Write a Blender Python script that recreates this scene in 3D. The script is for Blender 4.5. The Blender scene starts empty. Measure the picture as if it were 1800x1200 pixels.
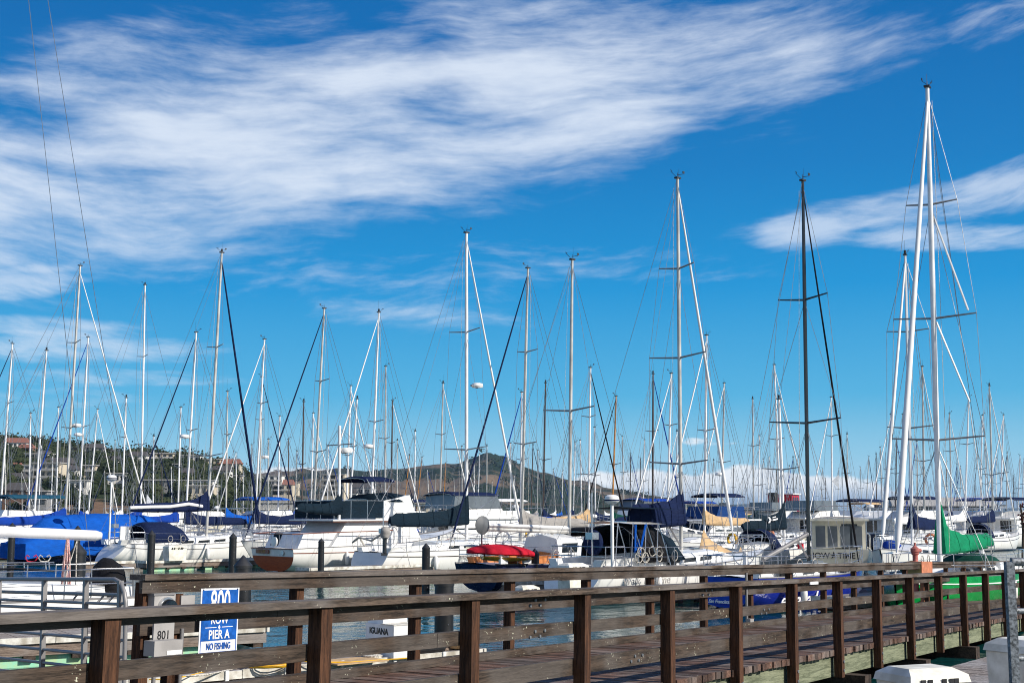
import bpy, math, random
from mathutils import Vector as V, Matrix
R=math.radians
S=bpy.context.scene; C=S.collection
# ---------------------------------------------------------------- camera
F=2300.0; PITCH=math.atan(300/F); CAMZ=2.9
cam=bpy.data.cameras.new('camera'); co=bpy.data.objects.new('camera',cam); C.objects.link(co)
co.location=(0,0,CAMZ); co.rotation_euler=(R(90)+PITCH,0,0)
cam.sensor_width=36; cam.lens=36*F/1800; cam.clip_start=.1; cam.clip_end=40000
S.camera=co
# ---------------------------------------------------------------- light
SUN=V((.917*math.cos(R(33)),-.40*math.cos(R(33)),math.sin(R(33)))).normalized()
sl=bpy.data.lights.new('sun','SUN'); so=bpy.data.objects.new('sun',sl); C.objects.link(so)
sl.energy=5.0; sl.angle=R(.5); sl.color=(1,.93,.83)
so.rotation_euler=SUN.to_track_quat('Z','Y').to_euler()
S.view_settings.view_transform='Standard'; S.view_settings.look='None'; S.view_settings.gamma=1
S.view_settings.exposure=0.22
S.cycles.pixel_filter_type='BLACKMAN_HARRIS'; S.cycles.filter_width=1.05
class NT:
    """terse node-tree writer"""
    def __init__(s,tree): s.t=tree; s.n=tree.nodes; s.l=tree.links
    def node(s,kind,**kw):
        n=s.n.new(kind)
        for k,v in kw.items(): setattr(n,k,v)
        return n
    def put(s,sock,v):
        if isinstance(v,bpy.types.NodeSocket): s.l.new(v,sock)
        elif v is not None:
            if isinstance(v,(tuple,list)) and sock.type=='RGBA' and len(v)==3: v=tuple(v)+(1,)
            sock.default_value=v
    def m(s,op,a,b=None,c=None,clamp=False):
        n=s.node('ShaderNodeMath',operation=op,use_clamp=clamp)
        for i,x in enumerate((a,b,c)):
            if x is not None: s.put(n.inputs[i],x)
        return n.outputs[0]
    def vm(s,op,a,b=None,c=None):
        n=s.node('ShaderNodeVectorMath',operation=op)
        for i,x in enumerate((a,b,c)):
            if x is not None: s.put(n.inputs[i],x)
        return n.outputs[0]
    def noise(s,vec,scale,detail=3,rough=.5,dist=0,dim='3D',w=None):
        n=s.node('ShaderNodeTexNoise',noise_dimensions=dim)
        if vec is not None: s.put(n.inputs['Vector'],vec)
        s.put(n.inputs['Scale'],scale); s.put(n.inputs['Detail'],detail)
        s.put(n.inputs['Roughness'],rough); s.put(n.inputs['Distortion'],dist)
        return n.outputs['Fac']
    def ramp(s,fac,stops,interp='LINEAR'):
        n=s.node('ShaderNodeValToRGB'); s.put(n.inputs[0],fac); e=n.color_ramp; e.interpolation=interp
        while len(e.elements)<len(stops): e.elements.new(.5)
        for el,(p,c) in zip(e.elements,stops):
            el.position=p; el.color=tuple(c)+(1,) if isinstance(c,(tuple,list)) else (c,c,c,1)
        return n.outputs[0]
    def mix(s,f,a,b,mode='MIX'):
        n=s.node('ShaderNodeMix',data_type='RGBA',blend_type=mode)
        s.put(n.inputs[0],f); s.put(n.inputs[6],a); s.put(n.inputs[7],b); return n.outputs[2]
    def ss(s,x,a,b):
        n=s.node('ShaderNodeMapRange',interpolation_type='SMOOTHSTEP'); s.put(n.inputs[0],x)
        n.inputs[1].default_value=a; n.inputs[2].default_value=b; n.inputs[3].default_value=0; n.inputs[4].default_value=1
        return n.outputs[0]
    def xyz(s,v):
        n=s.node('ShaderNodeSeparateXYZ'); s.put(n.inputs[0],v); return n.outputs
    def comb(s,x,y,z=0):
        n=s.node('ShaderNodeCombineXYZ')
        for i,q in enumerate((x,y,z)): s.put(n.inputs[i],q)
        return n.outputs[0]
def ray(px,py):
    a=px-900; b=F; c=600-py; cp,sp=math.cos(PITCH),math.sin(PITCH)
    return V((a,b*cp-c*sp,b*sp+c*cp)).normalized()
CAM=V((0,0,CAMZ))
def at(px,py,Y):                       # the point at forward distance Y seen at a photo pixel
    r=ray(px,py); return CAM+r*(Y/r.y)
def onz(px,py,z=0.0):                  # the point at height z seen at a photo pixel
    r=ray(px,py); return CAM+r*((z-CAMZ)/r.z)
def proj(p):
    q=p-CAM; cp,sp=math.cos(PITCH),math.sin(PITCH)
    f=q.y*cp+q.z*sp; u=-q.y*sp+q.z*cp
    return 900+F*q.x/f, 600-F*u/f
# ---------------------------------------------------------------- sky
W=bpy.data.worlds.new('World'); S.world=W; W.use_nodes=True
def make_sky():
    t=NT(W.node_tree); t.n.clear()
    sky=t.node('ShaderNodeTexSky',sky_type='NISHITA'); sky.sun_disc=False
    sky.sun_elevation=R(33); sky.sun_rotation=math.atan2(SUN.x,SUN.y)
    sky.air_density=1.0; sky.dust_density=.25; sky.ozone_density=1.5; sky.altitude=0
    d=t.node('ShaderNodeTexCoord').outputs['Generated']; x,y,z=t.xyz(d)
    hs=t.node('ShaderNodeHueSaturation'); t.put(hs.inputs['Color'],sky.outputs[0])
    hs.inputs['Saturation'].default_value=SKY_SAT; hs.inputs['Value'].default_value=SKY_VAL
    hs.inputs['Hue'].default_value=SKY_HUE
    base=hs.outputs[0]
    base=t.mix(.92,base,t.ramp(t.m('MULTIPLY',z,1.6,clamp=True),SKY_RAMP))
    # tangent coordinates of the northern half of the sky (compass bearing / height)
    ys=t.m('MAXIMUM',y,.05); u=t.m('DIVIDE',x,ys); w=t.m('DIVIDE',z,ys)
    def ell(px,py,rx,ry,rot=0,soft=1.0,amp=1.0):
        r=ray(px,py); cu,cw=r.x/r.y,r.z/r.y
        du=t.m('SUBTRACT',u,cu); dw=t.m('SUBTRACT',w,cw); c,s_=math.cos(R(rot)),math.sin(R(rot))
        a=t.m('ADD',t.m('MULTIPLY',du,c*F/rx),t.m('MULTIPLY',dw,s_*F/rx))
        b=t.m('ADD',t.m('MULTIPLY',du,-s_*F/ry),t.m('MULTIPLY',dw,c*F/ry))
        q=t.m('ADD',t.m('MULTIPLY',a,a),t.m('MULTIPLY',b,b))
        return t.m('MULTIPLY',t.m('SUBTRACT',1.0,t.ss(q,0,2.2*soft)),amp)
    def add(*l):
        o=l[0]
        for k in l[1:]: o=t.m('ADD',o,k)
        return o
    # cirrus streaks: noise stretched along a warped bearing
    uw=t.comb(u,w,0)
    warp=t.noise(uw,3.0,3,.5); warp2=t.noise(t.vm('ADD',uw,(5,3,0)),7.0,3,.55)
    bend=t.m('MULTIPLY',t.m('SUBTRACT',warp,.5),.075)
    bend2=t.m('MULTIPLY',t.m('SUBTRACT',warp2,.5),.018)
    # the streaks fan: they rise to the right at the right, fall to the right at the left
    fan=t.m('MULTIPLY',t.m('MULTIPLY',u,u),.26)
    tilt=t.m('MULTIPLY',u,.065)
    ws=add(w,bend,bend2,t.m('MULTIPLY',fan,-1),t.m('MULTIPLY',tilt,-1))
    st=t.noise(t.comb(t.m('MULTIPLY',u,5.0),t.m('MULTIPLY',ws,27.0),0),1.0,9,.60,.12)
    fine=t.noise(t.comb(t.m('MULTIPLY',u,26.0),t.m('MULTIPLY',ws,110.0),2.0),1.0,6,.6,.2)
    puff=t.noise(t.vm('MULTIPLY',uw,(5.5,9.0,1)),1.0,5,.55,.3)
    mask=add(ell(380,235,820,215,8,1.0,.95),ell(60,330,440,190,0,1,.62),ell(1000,160,600,150,9,1,.72),
             ell(1400,75,380,95,14,1,.18),ell(900,60,500,100,0,1,.20))
    gaps=add(ell(40,205,190,40,-8,1,.55),ell(330,30,260,60,-14,1,.30),ell(860,65,260,42,-4,1,.26))
    dens=add(t.m('MULTIPLY',mask,1.0),t.m('MULTIPLY',t.m('SUBTRACT',st,.5),3.0),t.m('MULTIPLY',t.m('SUBTRACT',fine,.5),.95),
             t.m('MULTIPLY',t.m('SUBTRACT',puff,.5),1.7),t.m('MULTIPLY',gaps,-1),-.70)
    m1=t.m('MULTIPLY',t.ss(dens,-.35,1.55),t.ss(mask,.02,.42))
    wis=add(ell(1610,365,300,38,10,1,.85),ell(1700,418,170,22,2,1,.85),ell(1400,415,75,30,5,1,.55),ell(1790,300,90,28,14,1,.5),ell(1780,30,120,50,14,1,.5),
            ell(620,505,330,48,-5,1,.42),ell(1000,455,330,38,-4,1,.42),ell(720,560,200,26,-6,1,.3),
            ell(40,500,110,26,4,1,1.0),ell(60,462,120,14,0,1,.8),ell(60,570,210,16,-2,1,.7),ell(110,612,260,24,-1,1,.75),ell(150,662,260,14,-1,1,.5),ell(70,700,170,20,0,1,.5))
    d2=add(wis,t.m('MULTIPLY',t.m('SUBTRACT',st,.5),1.5),t.m('MULTIPLY',t.m('SUBTRACT',fine,.5),1.3),t.m('MULTIPLY',t.m('SUBTRACT',puff,.5),.5),-.22)
    m2=t.m('MULTIPLY',t.m('MULTIPLY',t.ss(d2,-.05,1.15),t.ss(wis,.03,.3)),.72)
    cir=t.m('MAXIMUM',m1,m2)
    # low cumulus bank near the horizon
    cn=t.noise(t.vm('MULTIPLY',uw,(34,60,1)),1.0,6,.6,.2)
    cb=add(ell(1320,868,95,44,0,1,1.0),ell(1430,874,130,34,0,1,.85),ell(1240,872,90,26,0,1,.7),ell(1540,893,170,24,0,1,.7),ell(1120,862,120,34,0,1,.85),ell(1210,890,260,22,0,1,.6),
           ell(1760,893,110,20,0,1,.6),ell(520,832,90,14,0,1,.55),ell(1650,893,200,18,0,1,.45),ell(1240,777,56,9,-3,1,.45),ell(1430,778,20,5,0,1,.3))
    cd=add(cb,t.m('MULTIPLY',t.m('SUBTRACT',cn,.5),1.1),-.3)
    m3=t.m('MULTIPLY',t.ss(cd,0,.30),.93)
    rt=ray(1320,845); rb=ray(1320,893)
    hi=t.ss(w,rb.z/rb.y,rt.z/rt.y)
    lum=add(t.m('MULTIPLY',hi,.75),t.m('MULTIPLY',t.m('SUBTRACT',cn,.5),.9))
    cumcol=t.ramp(lum,[(0,(.30,.38,.50)),(.45,(.56,.63,.72)),(1,(.98,.98,.98))])
    haze=t.m('SUBTRACT',1.0,t.ss(w,-.01,.085))
    base=t.mix(t.m('MULTIPLY',t.m('SUBTRACT',1.0,t.ss(y,-.75,-.02)),.60),base,(.62,.62,.64))   # pale veil added to the unseen sky behind the camera, as fill light
    b1=t.mix(t.m('MULTIPLY',haze,.55),base,tuple(v_ for v_ in HAZE_COL))
    b2=t.mix(t.m('MULTIPLY',cir,.86),b1,CIR_COL)
    b3=t.mix(m3,b2,t.vm('SCALE',cumcol) if False else cumcol)
    # cloud colours are given at picture brightness, the sky at its physical one
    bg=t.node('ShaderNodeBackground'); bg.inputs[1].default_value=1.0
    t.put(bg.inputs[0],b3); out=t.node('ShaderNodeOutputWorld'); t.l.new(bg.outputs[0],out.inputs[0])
    # base is scaled so that the Background strength of the sky itself is .1
    t.put(hs.inputs['Color'],t.vm('MULTIPLY',sky.outputs[0],(SKY_K,SKY_K,SKY_K)))
SKY_SAT,SKY_VAL,SKY_HUE,SKY_K=1.2,1.0,.5,.10
HAZE_COL=(.36,.60,.80); CIR_COL=(.68,.75,.85)
SKY_RAMP=[(0,(.42,.62,.74)),(.07,(.20,.50,.70)),(.14,(.06,.385,.67)),(.27,(.0,.26,.60)),(.41,(.0,.175,.48)),(.55,(.0,.128,.40)),(1,(.0,.075,.30))]
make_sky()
# ---------------------------------------------------------------- object helpers
def tag(o,label=None,cat=None,group=None,kind=None):
    if label: o['label']=label
    if cat: o['category']=cat
    if group: o['group']=group
    if kind: o['kind']=kind
    return o
def empty(name,loc=(0,0,0),rz=0,parent=None):
    o=bpy.data.objects.new(name,None); C.objects.link(o); o.location=loc; o.rotation_euler=(0,0,rz)
    o.empty_display_size=.2
    if parent: o.parent=parent
    return o
class MB:
    def __init__(s): s.v=[]; s.f=[]
    def add(s,vs,fs):
        n=len(s.v); s.v+= [tuple(a) for a in vs]; s.f+=[tuple(i+n for i in f) for f in fs]; return s
    def box(s,c,d,rot=None):
        hx,hy,hz=d[0]/2,d[1]/2,d[2]/2
        vs=[V((x*hx,y*hy,z*hz)) for z in(-1,1) for y in(-1,1) for x in(-1,1)]
        if rot is not None: vs=[rot@v for v in vs]
        c=V(c); return s.add([v+c for v in vs],[(0,2,3,1),(4,5,7,6),(0,1,5,4),(2,6,7,3),(0,4,6,2),(1,3,7,5)])
    def bx(s,x0,x1,y0,y1,z0,z1): return s.box(((x0+x1)/2,(y0+y1)/2,(z0+z1)/2),(x1-x0,y1-y0,z1-z0))
    def bar(s,a,b,w,h=None,up=V((0,0,1))):
        a,b=V(a),V(b); h=h or w; d=(b-a); L=d.length
        if L<1e-6: return s
        d/=L; r=d.cross(up); r=r.normalized() if r.length>1e-4 else V((1,0,0)); u=r.cross(d)
        m=Matrix((d,r,u)).transposed(); return s.box((a+b)/2,(L,w,h),m)
    def tube(s,pts,r,n=6,cap=True):
        pts=[V(p) for p in pts]; k=len(pts); rs=r if isinstance(r,(list,tuple)) else [r]*k
        vs=[]; prev=None
        for i,p in enumerate(pts):
            d=(pts[min(i+1,k-1)]-pts[max(i-1,0)])
            d=d.normalized() if d.length>1e-9 else V((0,0,1))
            if prev is None: a=d.cross(V((0,0,1))) if abs(d.z)<.95 else d.cross(V((0,1,0)))
            else: a=prev-d*prev.dot(d)
            a=a.normalized() if a.length>1e-6 else V((1,0,0)); b=d.cross(a); prev=a
            for j in range(n):
                q=2*math.pi*j/n; vs.append(p+(a*math.cos(q)+b*math.sin(q))*rs[i])
        fs=[(i*n+j,i*n+(j+1)%n,(i+1)*n+(j+1)%n,(i+1)*n+j) for i in range(k-1) for j in range(n)]
        if cap: fs+=[tuple(range(n))[::-1],tuple(range((k-1)*n,k*n))]
        return s.add(vs,fs)
    def lathe(s,c,prof,n=16,axis='Z'):
        c=V(c); vs=[]
        for r,z in prof:
            for j in range(n):
                q=2*math.pi*j/n; x,y=r*math.cos(q),r*math.sin(q)
                vs.append(c+(V((x,y,z)) if axis=='Z' else V((z,x,y)) if axis=='X' else V((x,z,y))))
        k=len(prof); fs=[(i*n+j,i*n+(j+1)%n,(i+1)*n+(j+1)%n,(i+1)*n+j) for i in range(k-1) for j in range(n)]
        fs+=[tuple(range(n))[::-1],tuple(range((k-1)*n,k*n))]
        return s.add(vs,fs)
    def loft(s,secs,closed=True,caps=True):
        n=len(secs[0]); k=len(secs); vs=[p for c in secs for p in c]
        m=n if closed else n-1
        fs=[(i*n+j,i*n+(j+1)%n,(i+1)*n+(j+1)%n,(i+1)*n+j) for i in range(k-1) for j in range(m)]
        if caps and closed: fs+=[tuple(range(n))[::-1],tuple(range((k-1)*n,k*n))]
        return s.add(vs,fs)
    def prism(s,poly,y0,y1,plane='XZ'):      # outline extruded across
        n=len(poly)
        def q(a,b,y): return V((a,y,b)) if plane=='XZ' else V((a,b,y))
        vs=[q(a,b,y0) for a,b in poly]+[q(a,b,y1) for a,b in poly]
        fs=[tuple(range(n)),tuple(range(n,2*n))[::-1]]+[(j,(j+1)%n,n+(j+1)%n,n+j)[::-1] for j in range(n)]
        return s.add(vs,fs)
    def build(s,name,mat,parent=None,smooth=None):
        me=bpy.data.meshes.new(name); me.from_pydata(s.v,[],s.f); 
        if mat: me.materials.append(mat)
        import bmesh
        b=bmesh.new(); b.from_mesh(me); bmesh.ops.recalc_face_normals(b,faces=b.faces); b.to_mesh(me); b.free()
        if smooth:
            me.polygons.foreach_set('use_smooth',[True]*len(me.polygons)); me.set_sharp_from_angle(angle=R(smooth))
        me.update(); o=bpy.data.objects.new(name,me); C.objects.link(o)
        if parent: o.parent=parent
        return o
def text(name,body,mat,parent,loc,rot,size,ext=.003,shear=0,align='CENTER',bold=0,sx=1):
    cu=bpy.data.curves.new(name,'FONT'); cu.body=body; cu.size=size; cu.extrude=ext; cu.shear=shear
    cu.align_x=align; cu.align_y='CENTER'; cu.offset=bold; cu.materials.append(mat); cu.resolution_u=3
    o=bpy.data.objects.new(name,cu); C.objects.link(o); o.location=loc; o.rotation_euler=rot; o.parent=parent; o.scale=(sx,1,1)
    return o
# ---------------------------------------------------------------- materials
MATS={}
def pbr(name,col,rough=.5,metal=0,var=.12,scale=3.0,stretch=(1,1,1),bump=0,bscale=None,spec=.5,col2=None,coat=0,coords='Object',trans=0,alpha=1):
    if name in MATS: return MATS[name]
    m=bpy.data.materials.new(name); m.use_nodes=True; t=NT(m.node_tree); b=t.n['Principled BSDF']
    tc=t.node('ShaderNodeTexCoord').outputs[coords]; v=t.vm('MULTIPLY',tc,stretch)
    f=t.noise(v,scale,5,.6)
    c2=col2 or tuple(x*(1-var*2.2) for x in col)
    c1=tuple(min(1,x*(1+var)) for x in col)
    k=t.ss(f,.3,.7); t.put(b.inputs['Base Color'],t.mix(k,c2,c1))
    t.put(b.inputs['Roughness'],t.m('MULTIPLY_ADD',f,.25,max(0,rough-.12)))
    b.inputs['Metallic'].default_value=metal; b.inputs['Specular IOR Level'].default_value=spec
    b.inputs['Coat Weight'].default_value=coat
    if trans: b.inputs['Transmission Weight'].default_value=trans
    if bump:
        bn=t.node('ShaderNodeBump'); bn.inputs['Strength'].default_value=1; bn.inputs['Distance'].default_value=bump
        t.put(bn.inputs['Height'],t.noise(v,bscale or scale*4,4,.6)); t.put(b.inputs['Normal'],bn.outputs[0])
    MATS[name]=m; return m
def wood(name,dark,light,stretch,scale=6,rough=.85,gran=.004,plank=None,poop=0,grey=None):
    if name in MATS: return MATS[name]
    m=bpy.data.materials.new(name); m.use_nodes=True; t=NT(m.node_tree); b=t.n['Principled BSDF']
    tc=t.node('ShaderNodeTexCoord').outputs['Object']
    v=t.vm('MULTIPLY',tc,stretch)
    g=t.noise(v,scale,7,.68,.6); g2=t.noise(t.vm('MULTIPLY',tc,tuple(2.2*s_ for s_ in stretch)),scale*4,4,.6)
    big=t.noise(tc,1.3,3,.5)
    k=t.m('ADD',t.m('MULTIPLY',g,.7),t.m('MULTIPLY',g2,.35)); k=t.ss(k,.38,.68)
    col=t.mix(k,dark,light)
    if grey: col=t.mix(t.ss(big,.42,.62),col,t.mix(k,tuple(q*.55 for q in grey),grey))
    if plank:
        ax,w=plank; x=t.xyz(tc)[ax]; i=t.m('FLOOR',t.m('DIVIDE',x,w))
        wn=t.node('ShaderNodeTexWhiteNoise',noise_dimensions='1D'); t.put(wn.inputs['W'],i)
        col=t.mix(1.0,col,t.ramp(wn.outputs[0],[(0,.45),(.5,.9),(1,1.35)]),'MULTIPLY')
    if poop:
        s1=t.noise(tc,34,4,.6); s2=t.noise(tc,2.1,2,.5)
        f=t.m('MULTIPLY',t.ss(s1,0.635,.675),t.ss(s2,.52,.62)); col=t.mix(f,col,(.55,.55,.42))
    t.put(b.inputs['Base Color'],col); b.inputs['Roughness'].default_value=rough; b.inputs['Specular IOR Level'].default_value=.3
    bn=t.node('ShaderNodeBump'); bn.inputs['Strength'].default_value=.9; bn.inputs['Distance'].default_value=gran
    t.put(bn.inputs['Height'],t.m('ADD',g,t.m('MULTIPLY',g2,.6))); t.put(b.inputs['Normal'],bn.outputs[0])
    MATS[name]=m; return m
M={}
M['rail']=wood('rail wood',(.011,.008,.006),(.084,.058,.041),(.35,5,5),5,poop=1,grey=(.105,.088,.076))
M['cap']=wood('cap wood',(.020,.014,.010),(.130,.094,.070),(.35,5,5),5,poop=1,grey=(.165,.143,.128))
M['post']=wood('post wood',(.014,.006,.003),(.115,.050,.024),(6,6,.4),5,poop=0)
M['plank']=wood('deck plank wood',(.036,.018,.012),(.185,.105,.075),(6,.5,6),5,plank=(0,.148),poop=1,grey=(.19,.15,.13))
M['treated']=wood('green treated wood',(.085,.10,.06),(.255,.275,.18),(.4,5,5),4,gran=.006)
M['beam']=wood('dark beam wood',(.015,.011,.009),(.09,.065,.05),(1,1,1),5)
M['dockwood']=wood('dock plank wood',(.11,.09,.08),(.34,.30,.27),(1,5,5),5,grey=(.36,.34,.33))
M['fascia']=wood('dock fascia wood',(.07,.05,.04),(.27,.21,.17),(.4,5,5),5,grey=(.30,.27,.25))
M['bumper']=pbr('white dock bumper',(.68,.67,.62),.6,var=.12,scale=4,col2=(.34,.31,.25))
M['algae']=pbr('algae float',(.22,.55,.40),.7,scale=4,col2=(.40,.55,.30))
M['black']=pbr('black pile sleeve',(.012,.013,.015),.45,scale=2,bump=.002)
M['cone']=pbr('black pile cap',(.02,.021,.023),.5)
M['galv']=pbr('galvanised steel',(.22,.24,.26),.55,.4,var=.35,scale=40,bump=.001)
M['alu']=pbr('painted aluminium rail',(.225,.22,.22),.42,.2,var=.05)
M['mast_w']=pbr('white mast paint',(.78,.78,.78),.35,0,var=.06,scale=1.5,spec=.6)
M['mast_g']=pbr('anodised mast',(.52,.51,.48),.38,.2,var=.12,scale=1.2)
M['mast_k']=pbr('black mast paint',(.012,.014,.016),.2,0,spec=.8)
M['mast_o']=pbr('varnished spar',(.50,.21,.035),.35,coat=.5,var=.15)
M['mast_b']=pbr('brown mast paint',(.075,.055,.045),.4)
M['wire']=pbr('stainless wire',(.30,.31,.33),.35,.6)
M['steel']=pbr('stainless tube',(.55,.56,.58),.25,.8)
M['white']=pbr('white gelcoat',(.80,.80,.78),.28,var=.03,scale=1.2,spec=.5)
def hullpaint(name,col,foul=(.015,.022,.05)):
    m=bpy.data.materials.new(name); m.use_nodes=True; t=NT(m.node_tree); b=t.n['Principled BSDF']
    tc=t.node('ShaderNodeTexCoord').outputs['Object']; z=t.xyz(tc)[2]
    st=t.noise(t.vm('MULTIPLY',tc,(5,5,.5)),1.4,5,.65); big=t.noise(tc,.9,3,.5)
    dirt=t.m('MULTIPLY',t.ss(st,.50,.74),t.m('ADD',.10,t.m('MULTIPLY',t.m('SUBTRACT',1.0,t.ss(z,.05,.75)),.55)))
    c=t.mix(dirt,t.mix(t.ss(big,.3,.7),tuple(q*.93 for q in col),col),tuple(q*f for q,f in zip(col,(.50,.45,.34))))
    sc=t.m('MULTIPLY',t.m('SUBTRACT',1.0,t.ss(t.m('ADD',z,t.m('MULTIPLY',st,.05)),.10,.15)),1.0)
    t.put(b.inputs['Base Color'],t.mix(sc,c,foul)); b.inputs['Roughness'].default_value=.28
    MATS[name]=m; return m
M['hwhite']=hullpaint('painted white hull',(.80,.80,.77)); M['hcream']=hullpaint('painted cream hull',(.72,.68,.54),(.10,.02,.015))
M['shade']=pbr('white deck paint',(.74,.75,.76),.5,var=.05)
M['cream']=pbr('cream gelcoat',(.72,.68,.55),.35,var=.05)
M['hblue']=pbr('royal blue hull',(.012,.028,.30),.2,spec=.6,coat=.3,var=.08)
M['hnavy']=pbr('navy hull',(.012,.018,.06),.22,spec=.6)
M['hgreen']=pbr('green hull',(.004,.27,.055),.25,spec=.6,var=.06)
M['hblack']=pbr('black hull',(.01,.012,.014),.25)
M['hwood']=wood('varnished hull wood',(.22,.035,.012),(.52,.12,.03),(4,.5,14),5,rough=.5,gran=.001)
M['orange']=wood('orange teak',(.34,.10,.02),(.58,.22,.06),(.5,4,8),5,rough=.4,gran=.001)
M['glass']=pbr('dark cabin glass',(.010,.014,.018),.08,spec=.8)
M['clearv']=pbr('clear vinyl',(.13,.15,.17),.10,spec=.8,var=.10,scale=1)
M['hydrant']=pbr('faded red paint',(.42,.13,.11),.7,var=.2,scale=12)
M['hbox']=pbr('faded orange paint',(.55,.20,.10),.7,var=.15,scale=9)
M['hyell']=pbr('dull yellow paint',(.36,.26,.08),.7,var=.2,scale=9)
M['rubber']=pbr('grey inflatable rubber',(.11,.12,.13),.6)
M['outb']=pbr('dark outboard',(.02,.021,.024),.35)
M['rope']=pbr('rope',(.55,.52,.46),.8,scale=30,var=.3)
M['redhull']=pbr('red paint',(.50,.012,.035),.45,var=.15)
M['meter']=pbr('grey enamel',(.33,.32,.31),.5,var=.08)
M['dark']=pbr('black letters',(.012,.012,.014),.5)
M['wtext']=pbr('white letters',(.85,.85,.85),.5,var=.02)
M['sblue']=pbr('blue sign face',(.008,.10,.42),.4,var=.16,scale=14)
M['swhite']=pbr('white sign face',(.78,.80,.82),.4,var=.10,scale=9)
M['yellow']=pbr('yellow hose',(.75,.42,.02),.45)
M['boxw']=pbr('dirty fibreglass',(.80,.79,.72),.6,scale=2.2,col2=(.52,.50,.42),var=.1,bump=.002)
M['railwood']=pbr('dark varnished rail',(.20,.06,.03),.4)
def canvas(name,col,folds=.045):
    return pbr('canvas '+name,col,.85,var=.08,scale=2.2,stretch=(1,1,2.5),bump=folds,bscale=3.2,spec=.15)
CV={'navy':canvas('navy',(.006,.014,.054)),'teal':canvas('slate blue',(.005,.016,.028)),'blue':canvas('royal blue',(.006,.045,.30)),
    'bright':canvas('bright blue',(.004,.085,.42)),'green':canvas('green',(.004,.20,.09)),'grey':canvas('grey',(.30,.285,.27)),
    'tan':canvas('tan',(.52,.36,.20)),'black':canvas('black',(.010,.010,.012)),'white':pbr('canvas white',(.76,.76,.75),.8,var=.04,scale=1.0),'dgreen':canvas('dark green',(.004,.05,.035)),
    'red':canvas('red',(.46,.012,.03)),'cream':canvas('cream',(.48,.40,.24)),'midblue':canvas('mid blue',(.01,.045,.17)),'petrol':canvas('petrol',(.012,.07,.12))}
# ---------------------------------------------------------------- water
def make_water():
    m=bpy.data.materials.new('harbour water'); m.use_nodes=True; t=NT(m.node_tree); b=t.n['Principled BSDF']
    tc=t.node('ShaderNodeNewGeometry').outputs['Position']
    b.inputs['Base Color'].default_value=(.004,.052,.056,1); b.inputs['Roughness'].default_value=.07
    b.inputs['IOR'].default_value=1.33; b.inputs['Specular IOR Level'].default_value=.55
    n1=t.noise(t.vm('MULTIPLY',tc,(1,.8,1)),1.1,3,.5,.4); n2=t.noise(t.vm('MULTIPLY',tc,(1,.7,1)),5.5,4,.6,.6)
    n3=t.noise(tc,.16,2,.5)
    h=t.m('ADD',t.m('MULTIPLY',n1,.06),t.m('MULTIPLY',t.m('MULTIPLY',n2,.013),t.m('ADD',.35,t.ss(n3,.35,.6))))
    bn=t.node('ShaderNodeBump'); bn.inputs['Strength'].default_value=1; bn.inputs['Distance'].default_value=1.0
    t.put(bn.inputs['Height'],h); t.put(b.inputs['Normal'],bn.outputs[0])
    w=MB().add([(-9000,-20,0),(9000,-20,0),(9000,12000,0),(-9000,12000,0)],[(0,1,2,3)]).build('water',m); tag(w,'blue green harbour water with small ripples','water',kind='structure')
make_water()
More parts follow.
